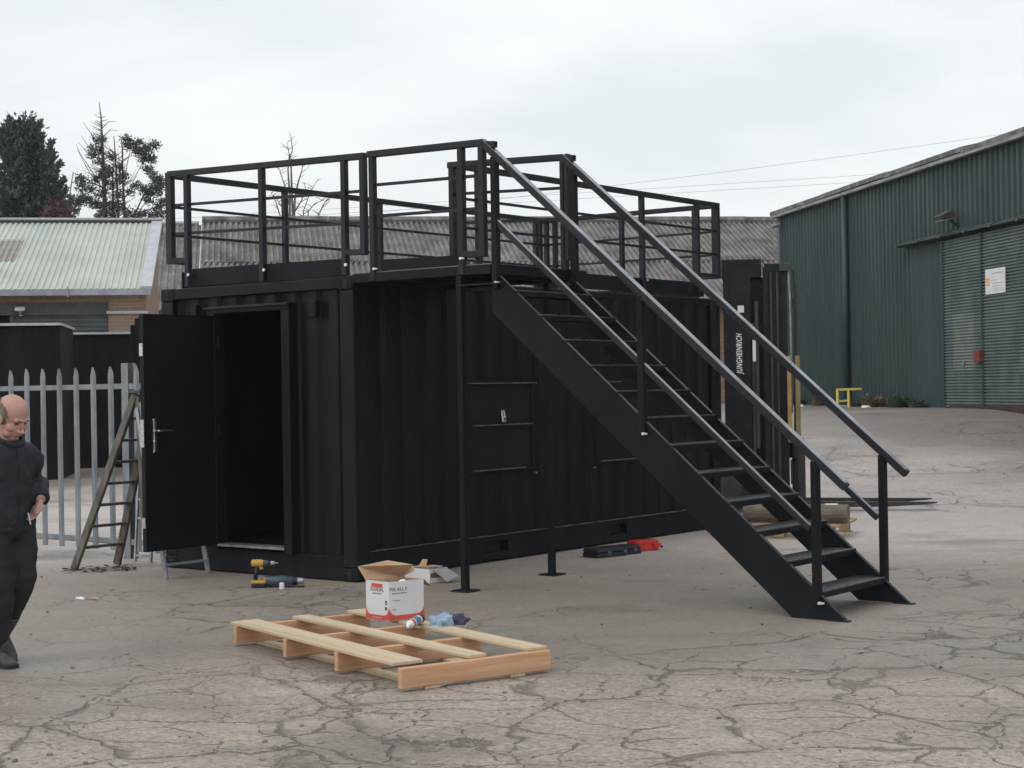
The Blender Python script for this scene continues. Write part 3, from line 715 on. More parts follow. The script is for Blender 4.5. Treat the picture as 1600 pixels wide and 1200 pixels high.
ki = MB(); ki.prism([(D0+.3, -.16), (16.2, -.16), (16.2, -.08), (D0+.3, -.08)], .5, 1.12, lambda u, v, w: wl(u, v, w)); ki.build('door_sill', surf('dark_rusty_sill', (.035, .02, .018), (.07, .036, .03), .8), wh)
tr = MB()
tr.prism([(-.30, 4.60), (-.04, 4.72), (-.04, 4.60)], 8.7, 17.5, lambda u, v, w: wl(w, u, v))
tr.build('door_track_cover', 'canopy', wh)
for k in range(7):
    MB().prism([(-.31, 4.58), (-.305, 4.615), (-.035, 4.74), (-.035, 4.58)], 8.7+k*1.15, 8.78+k*1.15, lambda u, v, w: wl(w, u, v)).build('track_bracket', 'canopy', wh)
pn = MB(); pn.sheet(corr(9.0, D0-.03, .25, .02), 1.0, 4.55, lambda u, v, w: wl(u, -.06-v, w)); pn.build('door_return_panel', 'clad', wh)
# notice on the door
sg = MB(); sg.prism([(12.84, -.155), (13.68, -.155), (13.68, -.14), (12.84, -.14)], 3.30, 3.79, lambda u, v, w: wl(u, v, w)); sgn = sg.build('notice_board', 'whitepl', wh)
MB().prism([(12.88, -.158), (13.02, -.158), (13.02, -.1555), (12.88, -.1555)], 3.47, 3.62, lambda u, v, w: wl(u, v, w)).build('orange_mark', surf('pale_orange', (.72, .42, .20), (.78, .5, .27), .5), sgn)
tx = MB()
for a, b2, z0, t in ((13.12, 13.62, 3.69, .018), (13.10, 13.36, 3.56, .009), (13.12, 13.60, 3.50, .009), (13.14, 13.5, 3.445, .008), (13.12, 13.4, 3.40, .008), (13.14, 13.58, 3.355, .007)):
    tx.prism([(a, -.158), (b2, -.158), (b2, -.1555), (a, -.1555)], z0, z0+t, lambda u, v, w: wl(u, v, w))
txo = tx.build('notice_text', surf('grey_print', (.38, .39, .45), (.45, .46, .52), .6), sgn)
# lamps
def flood(nm, u, z, par, fn, s=1.0, mat='greymetal'):
    q = MB()
    q.prism([(-.18*s, z-.06*s), (-.40*s, z-.10*s), (-.42*s, z-.02*s), (-.25*s, z+.07*s), (-.18*s, z+.05*s)], u-.19*s, u+.19*s, lambda a, b2, w: fn(w, a, b2))
    o = q.build(nm, mat, par, bevel=.01)
    l = MB(); l.prism([(-.19*s, z-.068*s), (-.395*s, z-.108*s), (-.395*s, z-.113*s), (-.19*s, z-.075*s)], u-.16*s, u+.16*s, lambda a, b2, w: fn(w, a, b2)); l.build('lamp_lens', 'floodglass', o)
    a = MB(); a.bar(fn(u, -.02, z-.22*s), fn(u, -.27*s, z-.03*s), .05*s, .03*s); a.bar(fn(u-.06*s, -.01, z-.24*s), fn(u+.06*s, -.01, z-.24*s), .04, .08*s); a.build('lamp_bracket', mat, o)
flood('door_lamp', 11.4, 5.02, wh, wl, 1.15)
cm = MB(); cm.tube([wl(.30, -.08, 5.95), wl(.34, -.32, 5.88)], .055, 8); cmo = cm.build('wall_camera', 'gutter', wh)
MB().bar(wl(.22, 0, 6.02), wl(.32, -.18, 5.97), .04, .04).build('camera_bracket', 'gutter', cmo)

# --- long fibre cement shed behind the container
RZ, RD = 7.28, 54.0
so_ = at((320-800)/FPX*RD, RD)
sh = thing('long_shed', (so_.x, so_.y, .3), 'long low shed with a weathered grey corrugated fibre cement roof behind the container', 'shed')
def sl(u, v, w): return loc2(so_, v, u, w)               # u along the ridge to the right, v down the slope towards us
def roofsheet(mb, u0, u1, rz, run, drop, pitch=.20, dep=.05):
    pr = corr(u0, u1, pitch, dep); n = len(pr)
    vs_ = [sl(u, 0, rz + d) for u, d in pr] + [sl(u, run, rz - drop + d) for u, d in pr]
    mb.add(vs_, [(i, i+1, i+1+n, i+n) for i in range(n-1)])
rs = MB(); roofsheet(rs, 0, 20.6, RZ, 3.9, 3.9*.425, .18, .065); roofsheet(rs, 0, 20.6, RZ-3.9*.425+.045, 0, 0) if False else None
rs.build('roof', 'fibre', sh)
rs2 = MB()
pr = corr(0, 20.6, .18, .065, .03); n = len(pr)
rs2.add([sl(u, 3.75, RZ - 3.75*.425 - .03 + d) for u, d in pr] + [sl(u, 7.6, RZ - 7.6*.425 - .03 + d) for u, d in pr], [(i, i+1, i+1+n, i+n) for i in range(n-1)])
rs2.build('roof', 'fibre', sh)
back = MB(); back.add([sl(0, 0, RZ), sl(20.6, 0, RZ), sl(20.6, -7.6, RZ-3.2), sl(0, -7.6, RZ-3.2)], [(0, 1, 2, 3)]); back.build('roof', 'fibre', sh)
rc = MB()
for k in range(10):
    rc.tube([sl(.0+k*2.06, 0, RZ+.02), sl(2.04+k*2.06, 0, RZ+.02+rnd.uniform(-.012, .012))], .13, 8)
rc.build('ridge_capping', 'eavegrey', sh)
lw = MB(); lw.add([sl(0, 7.2, 0), sl(20.6, 7.2, 0), sl(20.6, 7.2, RZ-3.1), sl(0, 7.2, RZ-3.1)], [(0, 1, 2, 3)])
lw.add([sl(.02, 7.2, 0), sl(.02, -7.2, 0), sl(.02, -7.2, RZ-3.1), sl(.02, 0, RZ-.05), sl(.02, 7.2, RZ-3.1)], [(0, 1, 2, 3, 4)]); lw.add([sl(17.58, 7.2, 0), sl(17.58, -7.2, 0), sl(17.58, -7.2, RZ-3.1), sl(17.58, 0, RZ-.05), sl(17.58, 7.2, RZ-3.1)], [(0, 1, 2, 3, 4)])
lw.build('wall', 'brick', sh)
# lower bay to its left
lb = thing('low_shed', tuple(sl(-.9, 3, .3)), 'low corrugated grey shed bay between the pale green roof and the long shed', 'shed')
l2 = MB(); roofsheet(l2, -2.6, -.02, RZ-.10, 7.4, 7.4*.425, .20, .05); l2.build('roof', 'fibre', lb)
l3 = MB(); l3.add([sl(-2.6, 7.1, 0), sl(-.03, 7.1, 0), sl(-.03, 7.1, RZ-3.2), sl(-2.6, 7.1, RZ-3.2)], [(0, 1, 2, 3)]); l3.build('wall', 'brick', lb)
l4 = MB(); l4.tube([sl(-2.6, 0, RZ-.08), sl(-.1, 0, RZ-.08)], .07, 8); l4.build('ridge_capping', 'paletrim', lb)

# --- brick unit with pale green roof on the left
GR = 5.92
go = at((258-800)/FPX*41, 41)
gb = thing('brick_workshop', (go.x, go.y, .2), 'brick workshop with a pale green corrugated roof and roller shutter', 'workshop')
def gl(u, v, w): return loc2(go, v, u, w)                # u<0 runs left from the right-hand verge
g1 = MB(); pr = corr(-16, -.22, .13, .032); n = len(pr)
g1.add([gl(u, 0, GR + d) for u, d in pr] + [gl(u, 5.55, GR - 2.02 + d) for u, d in pr], [(i, i+1, i+1+n, i+n) for i in range(n-1)])
g1.build('roof', 'palegreen', gb)
g2 = MB(); g2.add([gl(-16, 0, GR), gl(0, 0, GR), gl(0, -.6, GR-.3), gl(-16, -.6, GR-.3)], [(0, 1, 2, 3)]); g2.build('roof', 'palegreen', gb)
g3 = MB(); g3.bar(gl(-.12, -.05, GR+.02), gl(-.12, 5.6, GR-2.01), .24, .07); g3.build('verge_trim', 'paletrim', gb)
g4 = MB(); g4.bar(gl(-16, -.03, GR+.045), gl(-.0, -.03, GR+.045), .34, .05); g4.build('ridge_capping', 'paletrim', gb)
gk = MB()
u = -16
while u < -.3: gk.bar(gl(u, .14, GR-.035), gl(u+.07, .14, GR-.035), .02, .055); u += .13
gk.build('ridge_filler', 'blackpl', gb)
g5 = MB(); g5.bar(gl(-16, 5.62, GR-2.10), gl(-.02, 5.62, GR-2.10), .12, .13); g5.build('eave_gutter', 'eavetrim', gb)
for u in (-1.75, -4.6, -7.0): MB().bar(gl(u, 5.70, GR-1.98), gl(u, 5.70, GR-2.2), .03, .02).build('gutter_bracket', 'eavetrim', gb)
# rooflight
g6 = MB(); pr = corr(-3.80, -3.12, .13, .032); n = len(pr)
g6.add([gl(u, 1.7, GR - 1.7*.364 + .012 + d) for u, d in pr] + [gl(u, 3.4, GR - 3.4*.364 + .012 + d) for u, d in pr], [(i, i+1, i+1+n, i+n) for i in range(n-1)])
g6.build('rooflight', 'skylight', gb)
# walls: brick with a wide opening under a lintel
WV = 5.25
def gwall(u0, u1, z0, z1, v0=WV, th=.22): return MB().prism([(u0, v0-th), (u1, v0-th), (u1, v0), (u0, v0)], z0, z1, lambda u, v, w: gl(u, v, w))
gwall(-16, -.15, 3.62, 3.95).build('wall', 'brick', gb)
gwall(-.95, -.15, 0, 3.62).build('wall', 'brick', gb)
gwall(-16, -.95, 3.36, 3.62, WV+.03).build('lintel', 'lintel', gb)
gwall(-16, -13, 0, 3.36).build('wall', 'brick', gb)
rsx = MB(); pr = []; z = .1
while z < 3.35: pr += [(z, 0), (z+.02, .018), (z+.07, .018), (z+.09, 0)]; z += .10
rsx.sheet(pr, -2.92, -.96, lambda a, b2, w: gl(w, WV-.06+b2, a)); rsx.build('roller_shutter', 'shutter', gb)
gwall(-13, -2.93, 0, 3.36, WV-.9, .05).build('opening_shade_panel', 'boardblack', gb)  # black sheet set back in the opening paints its inner shade
gwall(-3.02, -2.925, 0, 3.36, WV-.03, .3).build('shutter_guide', 'lintel', gb)
cp = MB(); cp.bar(gl(-.98, WV+.06, 3.40), gl(-.1, WV+.06, 3.40), .05, .06); cp.build('conduit', 'paletrim', gb)
flood('wall_floodlight', -2.78, 3.50, gb, lambda a, b2, w: gl(a, WV - b2*.8, w), .55, 'whitepl')
gs = MB()
for u0 in (-.15, -15.99):
    gs.add([gl(u0, WV, 0), gl(u0, -.5, 0), gl(u0, -.5, GR-.3), gl(u0, 0, GR-.06), gl(u0, WV, GR-1.95)], [(0, 1, 2, 3, 4)])
gs.add([gl(-16, -.5, 0), gl(-.15, -.5, 0), gl(-.15, -.5, GR-.3), gl(-16, -.5, GR-.3)], [(0, 1, 2, 3)])
gs.build('gable_wall', 'brick', gb)

# --- two black stores in front of it
def store(nm, pxl, pxr, D, ztop, label, zb=0.0):
    S0, S1 = (pxl-800)/FPX*D, (pxr-800)/FPX*D
    o = at(S0, D); b2 = S1-S0
    t = thing(nm, (o.x, o.y, .1), label, 'store')
    fn = lambda u, v, w: loc2(o, -v, u, w)
    m = MB(); pr = corr(.06, b2-.06, .278, .010)
    m.sheet(pr, zb, ztop-.08, lambda u, v, w: fn(u, .03 - v, w)); m.build('wall', 'boardblack', t)
    m = MB()
    m.prism([(0, 0), (.10, 0), (.10, 2.3), (0, 2.3)], zb, ztop-.02, fn); m.prism([(b2-.10, 0), (b2, 0), (b2, 2.3), (b2-.10, 2.3)], zb, ztop-.02, fn)
    m.prism([(.10, .10), (b2-.10, .10), (b2-.10, 2.3), (.10, 2.3)], zb, ztop-.07, fn)
    m.build('side_wall', 'boardblack', t)
    MB().prism([(-.04, -.05), (b2+.03, -.05), (b2+.03, 2.35), (-.04, 2.35)], ztop-.045, ztop, fn).build('roof', 'rimlight', t)
    return t, fn, b2
store('storage_unit', -150, 88, 29.0, 2.92, 'nearer black steel storage unit, taller of the two beyond the palisade fence')
t_, fn_, w_ = store('storage_unit', 97, 232, 33.5, 2.90, 'black steel storage unit below the roller shutter, beyond the palisade fence')
sb = thing('rubble_stack', tuple(px(215, 520, 32.5)), 'dark stepped stack standing at the right end of the black storage unit', 'stack')
for u0, u1, z1 in ((205, 212, 3.0), (212, 222, 3.13), (218, 232, 3.2)):
    a = at((u0-800)/FPX*32.6, 32.6); b2 = at((u1-800)/FPX*32.6, 32.6)
    MB().prism([(0, 0), ((b2-a).length, 0), ((b2-a).length, .5), (0, .5)], .05, z1, lambda u, v, w, a=a: loc2(a, -v, u, w)).build('stack_block', 'boardblack', sb, bevel=.03)
sb['category'] = 'stack'

# ------------------------------------------------------------------ overhead wires
for (xa, ya, xb, yb, xc, yc, lab) in ((2300, 95, 950, 291, -400, 420, 'topmost thin overhead wire crossing the sky above the warehouse'), (2300, 215, 1200, 283, -400, 385, 'middle thin overhead wire crossing the sky behind the guard rail'), (2300, 232, 1200, 293, -400, 392, 'lowest thin overhead wire crossing the sky behind the guard rail')):
    a, b2, c = px(xa, ya, 70), px(xb, yb, 70), px(xc, yc, 70)
    pts = []
    for k in range(25):
        t = k/24
        l0 = (t-.5)*(t-1)*2; l1 = -4*t*(t-1); l2_ = 2*t*(t-.5)
        pts.append(a*l0 + b2*l1 + c*l2_)
    tag(MB().tube(pts, .0065, 5).build('overhead_wire', 'wire'), lab, 'wire', 'overhead wires')

# ------------------------------------------------------------------ palisade fence
fy = .42
fence = thing('palisade_fence', (-4.5, fy, 0), 'galvanised steel palisade fence with pointed pales left of the container', 'fence')
def pale(x):
    w, z1 = .042, 1.905 + rnd.uniform(-.008, .008)
    m = MB()
    prof = [(-w, .0), (-w*.72, -.005), (-w*.45, -.014), (w*.45, -.014), (w*.72, -.005), (w, 0)]
    n = len(prof)
    rows = [(.075, 1), (z1-.085, 1), (z1-.05, .72), (z1, .06)]
    vs_ = []
    for z, s in rows:
        for u, v in prof: vs_.append((x + u*s + .01*(z-1)*0, fy-.045 + v, z))
    back_ = []
    for z, s in rows:
        for u, v in prof: back_.append((x + u*s, fy-.041 + v, z))
    fs = []
    for j in range(len(rows)-1):
        for i in range(n-1): fs.append((j*n+i, j*n+i+1, (j+1)*n+i+1, (j+1)*n+i))
    m.add(vs_, fs); m.add(back_, fs)
    o = m.build('pale', 'galv', fence); return o
for k in range(16): pale(-3.65 - k*.272)
for x in (-3.26, -2.98, -2.70): pale(x)
for z in (1.70, .165):
    q = MB(); q.box((-8.0, fy-.043, z-.028), (-3.47, fy-.038, z+.028)); q.box((-8.0, fy-.043, z-.028), (-3.47, fy-.003, z-.023)); q.build('fence_rail', 'galv', fence)
    q = MB(); q.box((-3.38, fy-.043, z-.028), (-2.55, fy-.038, z+.028)); q.build('fence_rail', 'galv', fence)
for x in (-3.43, -6.25):
    q = MB(); q.box((x-.05, fy-.05, 0), (x+.05, fy-.042, 1.93)); q.box((x-.05, fy+.042, 0), (x+.05, fy+.05, 1.93)); q.box((x-.004, fy-.042, 0), (x+.004, fy+.042, 1.93))
    q.build('fence_post', 'galv', fence)

# ------------------------------------------------------------------ ladders
ld_ = thing('wooden_stepladder', (-3.0, -.3, 0), 'worn wooden stepladder leaning open between the fence and the container door', 'stepladder')
fl0, fl1 = Vector((-3.07, -.55, 0)), Vector((-3.07, -.05, 0)); tp0, tp1 = Vector((-2.36, -.38, 1.63)), Vector((-2.36, -.18, 1.63))
MB().bar(fl0, tp0, .035, .085, up=(1, 0, .3)).build('stile', 'oldwood', ld_, bevel=.006)
MB().bar(fl1, tp1, .035, .085, up=(1, 0, .3)).build('stile', 'oldwood', ld_, bevel=.006)
for k in range(7):
    t = .125 + k*.122
    MB().bar(fl0.lerp(tp0, t), fl1.lerp(tp1, t), .075, .024, up=(0, 0, 1)).build('rung', 'oldwood', ld_)
MB().box((-2.42, -.42, 1.63), (-2.26, -.14, 1.66)).build('top_step', 'oldwood', ld_, bevel=.006)
for f, t in (((-2.17, -.46, .42), (-2.33, -.38, 1.6)), ((-2.17, -.14, .42), (-2.33, -.18, 1.6))): MB().bar(f, t, .03, .05, up=(1, 0, .3)).build('rear_leg', 'oldwood', ld_)
MB().bar((-2.19, -.46, .55), (-2.19, -.14, .55), .05, .025).build('brace', 'oldwood', ld_)
mf = thing('metal_frame', (-3.0, .22, 0), 'narrow pale metal frame standing against the fence behind the stepladder', 'frame')
q = MB()
for x in (-3.13, -2.90): q.bar((x, .22, .0), (x+.015, .28, .95), .022, .022)
mfo = q.build('upright', 'alu', mf)
for z in (.06, .42, .60): MB().bar((-3.12, .225+z*.06, z), (-2.89, .225+z*.06, z), .02, .02).build('crossbar', 'alu', mf)

al = thing('aluminium_stepladder', (-1.9, -.4, 0), 'aluminium stepladder behind the open door with only its feet showing', 'stepladder')
for y in (-.64, -.11):
    q = MB(); q.bar((-1.675 if y < -.3 else -1.725, y, .0), (-2.02, y*.85-.06, 1.55), .022, .05, up=(1, 0, .2)); q.build('stile', 'galv', al, bevel=.004)
    q = MB(); q.bar((-1.88, y*.93-.02, .50), (-2.07, y*.85-.06, 1.5), .022, .04, up=(1, 0, .2)); q.build('rear_leg', 'alu', al)
for k in range(6):
    t = (.075, .27, .42, .57, .72, .87)[k]; x = -1.70 - .36*t
    MB().box((x-.03, -.64*(1-.15*t)-.06*t, 1.55*t-.008), (x+.03, -.12*(1-.15*t)-.06*t, 1.55*t+.008)).build('tread', 'galv', al)

# ------------------------------------------------------------------ pallet and the things on and round it
pa, pb = Vector((-.9512, .3088, 0)), Vector((.3088, .9512, 0))
po = Vector((3.655, -3.585, 0))
PM = Matrix(((pa.x, pb.x, 0, po.x), (pa.y, pb.y, 0, po.y), (0, 0, 1, 0), (0, 0, 0, 1)))
pal = thing('wooden_pallet', tuple(po + pa*1.05 + pb*.48), 'long low pallet of pale new pine boards lying in the foreground', 'pallet')
def pbox(name, lo, hi, mat, bev=.004, tilt=0):
    c = (Vector(lo)+Vector(hi))/2; h = (Vector(hi)-Vector(lo))/2
    m = MB().box(-h, h); o = m.build(name, mat, pal, bevel=bev, world=False)
    o.matrix_parent_inverse = pal.matrix_basis.inverted()
    o.matrix_basis = Matrix.Translation(PM @ c) @ PM.to_3x3().to_4x4() @ Matrix.Rotation(tilt, 4, 'Z')
    return o
bz0, bz1 = .018, .128
for a in (-.005, .71, 1.36, 2.06):
    pbox('bearer', (a, -.01, bz0), (a+.045, .975, bz1), 'bearer')
for a0, b0, w, a1, tl in ((.09, -.005, .19, 2.16, .004), (.035, .43, .125, 2.13, -.006), (.03, .835, .14, 2.14, .003)):
    pbox('deck_board', (a0, b0, bz1+.001), (a1, b0+w, bz1+.021), 'deckboard', tilt=tl)
for b0, w in ((.14, .10), (.70, .10)):
    pbox('bottom_board', (-.0, b0, .000), (2.10, b0+w, bz0-.001), 'deckboard')

def framed(o, x): return frame(o, x)
# sealant carton
bxM = frame((2.545, -2.425, .152), (.20, -.98))           # local x: left face, y: right face
# corner nearest the camera sits at the origin; the left face runs along -A, the right face along B
cA = Vector((-.955, .12, 0)).normalized(); cB = Vector((.30, .95, 0)).normalized()
cz = .1505; c0 = Vector((2.505, -2.405, cz)); WA, WB, HB = .225, .265, .25
bx = thing('sealant_carton', tuple(c0 - cA*0 + cB*.14 + cA*.11), 'open white and red cardboard carton standing on the pallet', 'carton')
def cpt(a, b2, z): return c0 + cA*a + cB*b2 + Vector((0, 0, z))
q = MB()
th = .004
def wallq(p, qv, z0, z1, nrm):
    q.add([p(0, z0), p(1, z0), p(1, z1), p(0, z1)], [(0, 1, 2, 3)])
def panel(name, f, mat, par, thick):
    """f(s,t)->point for s,t in 0..1, thickened along the face normal."""
    p00, p10, p01, p11 = f(0, 0), f(1, 0), f(0, 1), f(1, 1)
    n = (p10-p00).cross(p01-p00).normalized()*thick
    m = MB().add([p00, p10, p11, p01, p00+n, p10+n, p11+n, p01+n], [(0,1,2,3),(7,6,5,4),(0,4,5,1),(1,5,6,2),(2,6,7,3),(3,7,4,0)])
    return m.build(name, mat, par)
fl_ = panel('carton_side', lambda s, t: cpt(WA*s, 0, HB*t), 'white', bx, th)
fr_ = panel('carton_side', lambda s, t: cpt(0, WB*s, HB*t), 'white', bx, -th)
panel('carton_side', lambda s, t: cpt(WA, WB*s, HB*t), 'card', bx, th)
panel('carton_side', lambda s, t: cpt(WA*s, WB, HB*t), 'card', bx, -th)
panel('carton_base', lambda s, t: cpt(WA*s, WB*t, .003), 'card', bx, th)
# inner brown liners so that the inside shows raw board
panel('inner_liner', lambda s, t: cpt(.006+(WA-.012)*s, .008, .01+(HB-.012)*t), 'card', bx, .002)
panel('inner_liner', lambda s, t: cpt(.008, .006+(WB-.012)*s, .01+(HB-.012)*t), 'card', bx, -.002)
# flaps: tall one at the left end, others folded in or out
def flap(name, pts, mat_in, mat_out):
    pts = [Vector(p) for p in pts]
    n = (pts[1]-pts[0]).cross(pts[-1]-pts[0]).normalized()
    k = len(pts)
    o = MB().add(pts, [tuple(range(k))]).build(name, mat_in, bx)
    return o
e = .0005
flap('carton_flap', [cpt(WA+e, 0, HB), cpt(WA+.07, -.005, HB+.082), cpt(WA*.75+.05, WB*.62, HB+.115), cpt(WA*.50, WB+.005, HB+.085), cpt(WA*.42, WB+.004, HB+.045), cpt(WA+e, WB, HB-.004)], 'card', 'white')
flap('carton_flap', [cpt(.0, WB, HB), cpt(WA*.8, WB+.001, HB), cpt(WA*.7, WB+.10, HB-.05), cpt(.04, WB+.09, HB-.06)], 'card', 'white')
flap('carton_flap', [cpt(.0, .004, HB), cpt(WA, .004, HB), cpt(WA*.85, .075, HB-.06), cpt(WA*.12, .08, HB-.055)], 'card', 'white')
flap('carton_flap', [cpt(.004, .0, HB), cpt(.004, WB, HB), cpt(.055, WB*.9, HB-.045), cpt(.06, WB*.12, HB-.05)], 'card', 'white')
rm = MB(); rm.ellipsoid(cpt(.03, WB*.48, HB-.01), (.024, .03, .018)); rm.build('sachet', 'whitepl', bx, smooth=True)
# printing: red foot with two rounded white shields, logo, text
def printed(name, f, poly, mat, par, off):
    n = (f(1, 0)-f(0, 0)).cross(f(0, 1)-f(0, 0)).normalized()*off
    return MB().add([f(u, v)+n for u, v in poly], [tuple(range(len(poly)))]).build(name, mat, par)
def redfoot(f, par, sgn):
    top = [(0, .30)]
    for k in range(13):
        a = math.pi*.5*k/12; top.append((.03+.20*(1-math.cos(a)), .30-.16*math.sin(a)) if k else (.03, .30))
    for k in range(13):
        a = math.pi*.5*k/12; top.append((.97-.20*(1-math.sin(a)), .14+.16*(1-math.cos(a))))
    top += [(1, .30)]
    poly = [(0, .02)] + top + [(1, .02)]
    m = MB(); n = (f(1, 0)-f(0, 0)).cross(f(0, 1)-f(0, 0)).normalized()*sgn*.0012
    k = len(top)
    vs_ = [f(u, v)+n for u, v in top] + [f(u, .02)+n for u, v in top]
    m.add(vs_, [(i, i+1, i+1+k, i+k) for i in range(k-1)])
    m.build('red_print', 'red', par)
Lf = lambda s, t: cpt(WA*(1-s), 0, HB*t)
Rf = lambda s, t: cpt(0, WB*s, HB*t)
redfoot(Lf, fl_, 1); redfoot(Rf, fr_, 1)
def rectp(u0, u1, v0, v1): return [(u0, v0), (u1, v0), (u1, v1), (u0, v1)]
printed('logo_band', Lf, rectp(.26, .74, .845, .94), 'red', fl_, .0013)
def face_mtx(f, W, H, u, v, off=.0014):
    x = (f(1, 0)-f(0, 0)).normalized(); y = Vector((0, 0, 1)); n = x.cross(y); o = f(u, v) + n*off
    return Matrix(((x.x, y.x, n.x, o.x), (x.y, y.y, n.y, o.y), (x.z, y.z, n.z, o.z), (0, 0, 0, 1)))
text_mesh('SOUDAL', .034, 'logo_text', 'ink', face_mtx(Lf, WA, HB, .5, .785), fl_, .0003)
text_mesh('sealants, foams', .0145, 'small_text', 'ink', face_mtx(Lf, WA, HB, .5, .69), fl_, .0003)
text_mesh('www.soudal.com', .014, 'web_text', 'white', face_mtx(Lf, WA, HB, .5, .075, .0024), fl_, .0003)
text_mesh('FIX ALL F', .032, 'product_text', 'ink', face_mtx(Rf, WB, HB, .27, .80), fr_, .0003)
text_mesh('bonds and seals all', .014, 'small_text', 'ink', face_mtx(Rf, WB, HB, .29, .70), fr_, .0003)
text_mesh('12 x 290 ml', .0125, 'small_text', 'ink', face_mtx(Rf, WB, HB, .20, .52), fr_, .0003)
text_mesh('white', .0125, 'small_text', 'ink', face_mtx(Rf, WB, HB, .15, .29), fr_, .0003)
for v0, v1 in ((.28, .36), (.42, .45), (.47, .52)): printed('carton_symbol', Lf, rectp(.84, .93, v0, v1), 'ink', fl_, .0013)

# sealant cartridge
ca = thing('sealant_cartridge', (2.80, -2.47, .15), 'orange and blue sealant cartridge lying on the pallet beside the carton', 'cartridge')
ct0, ct1 = Vector((2.862, -2.63, .182)), Vector((2.735, -2.365, .182)); cd = (ct1-ct0)
def cseg(name, t0, t1, r, mat): return MB().tube([ct0+cd*t0, ct0+cd*t1], r, 16).build(name, mat, ca)
cseg('cartridge_body', .14, .84, .028, 'orange'); cseg('cartridge_label', .34, .70, .0286, 'blue'); cseg('label_band', .70, .80, .0287, 'whitepl'); cseg('label_band', .29, .34, .0287, 'whitepl')
cseg('end_cap', .84, 1.0, .029, surf('maroon_cap', (.06, .02, .03), (.09, .03, .04), .5))
MB().tube([ct0+cd*.14, ct0+cd*.07, ct0-cd*.02+Vector((0,0,-.006)), ct0-cd*.06+Vector((0,0,-.012))], [.027, .014, .011, .008], 12).build('nozzle', 'whitepl', ca)
# rag
def crumple(name, c, r, mat, par, seed, amp=.5):
    m = MB(); m.ellipsoid((0, 0, 0), (1, 1, 1), nu=28, nv=18)
    vs_ = []
    for v in m.v:
        v = Vector(v); nn = mnoise.noise(v*1.6 + Vector((seed, 0, 0)))*amp + mnoise.noise(v*4 + Vector((0, seed, 0)))*amp*.45
        s = 1 + nn; w = Vector((v.x*r[0]*s, v.y*r[1]*s, max(-.15, v.z)*r[2]*s))
        vs_.append(Vector(c)+w)
    m.v = vs_; return m.build(name, mat, par, smooth=True)
rg = crumple('rag', (2.885, -2.335, .155), (.075, .085, .058), 'rag', None, 3.2)
tag(rg, 'crumpled pale blue rag lying on the pallet by the cartridge', 'rag')
rg2 = crumple('rag', (2.90, -2.22, .155), (.075, .085, .045), 'ragdark', None, 8.1)
tag(rg2, 'crumpled dark blue glove-like rag just behind the pale blue one', 'rag')

# second carton, lying by the container
b2t = thing('white_carton', (.55, .33, 0), 'low white carton lying open on the ground beside the landing leg', 'carton')
bA, bB = Vector((-.80, .60, 0)).normalized(), Vector((.60, .80, 0)).normalized()
d0 = Vector((.585, .255, .002)); BWA, BWB, BH = .31, .20, .118
def dpt(a, b2, z): return d0 - Vector((0,0,0)) + Vector((-.99, .10, 0)).normalized()*a + Vector((.10, .99, 0)).normalized()*b2 + Vector((0, 0, z))
def dpanel(nm, f, mat, th=.004): return panel(nm, f, mat, b2t, th)
dpanel('carton_side', lambda s, t: dpt(BWA*s, 0, BH*t), 'white')
dpanel('carton_side', lambda s, t: dpt(0, BWB*s, BH*.36*t), 'white', -.004)
dpanel('carton_side', lambda s, t: dpt(0, BWB*s, BH*.70 + BH*.30*t), 'white', -.004)
dpanel('carton_side', lambda s, t: dpt(.03, .01+BWB*.95*s, BH*.30 + BH*.45*t), 'card', -.004)
dpanel('carton_side', lambda s, t: dpt(BWA, BWB*s, BH*t), 'white')
dpanel('carton_side', lambda s, t: dpt(BWA*s, BWB, BH*t), 'white')
dpanel('carton_base', lambda s, t: dpt(BWA*s, BWB*t, .002), 'card')
dpanel('carton_flap', lambda s, t: dpt(BWA*.99*s, .004 + BWB*.9*t, BH+.012 - .012*t - .012*s), surf('grey_card', (.16, .155, .15), (.24, .23, .215), .8))
dpanel('carton_flap', lambda s, t: dpt(.02+BWA*.42*s, .01 + BWB*.8*t, BH+.016), 'card')
dpanel('carton_flap', lambda s, t: dpt(.10+(.09-.03*t)*s, .05+.02*t, BH+.01 + .062*t), 'card', .003)
dpanel('carton_flap', lambda s, t: dpt(-.004-.11*t*(1 - .2*s), BWB*(.15+.8*s)+.06*t, BH*(.98-.85*t*(1-.35*s))), surf('grey_flap', (.26, .26, .28), (.36, .36, .38), .7), .003)

# cordless drill
dr = thing('cordless_drill', (-.487, -.647, 0), 'yellow and black cordless drill standing upright on its battery', 'drill')
u = R0; dc = Vector((-.480, -.655, 0))
def dq(a, z, d=0): return dc + u*a + F0*d + Vector((0, 0, z))
drm = MB(); drm.tube([dq(-.075, .205), dq(-.070, .205), dq(.0, .205), dq(.022, .203)], [.022, .030, .030, .026], 14); drm.build('motor_housing', 'toolyellow', dr, smooth=False)
MB().tube([dq(-.082, .205), dq(-.0745, .205)], [.020, .026], 14).build('rear_cap', 'blackpl', dr)
MB().tube([dq(.0225, .203), dq(.055, .203), dq(.060, .203)], [.026, .024, .021], 14).build('gearbox', 'bluegrey', dr)
MB().tube([dq(.0605, .203), dq(.085, .203)], [.021, .019], 14).build('torque_collar', 'blackpl', dr)
MB().tube([dq(.0855, .203), dq(.115, .203), dq(.122, .203)], [.0185, .016, .009], 14).build('chuck', 'alu', dr)
MB().tube([dq(.1225, .203), dq(.145, .203)], .004, 8).build('drill_bit', 'steel', dr)
MB().tube([dq(-.030, .180), dq(-.038, .12), dq(-.046, .070)], [(.021, .017), (.019, .015), (.021, .018)], 12).build('grip', 'blackpl', dr, smooth=True)
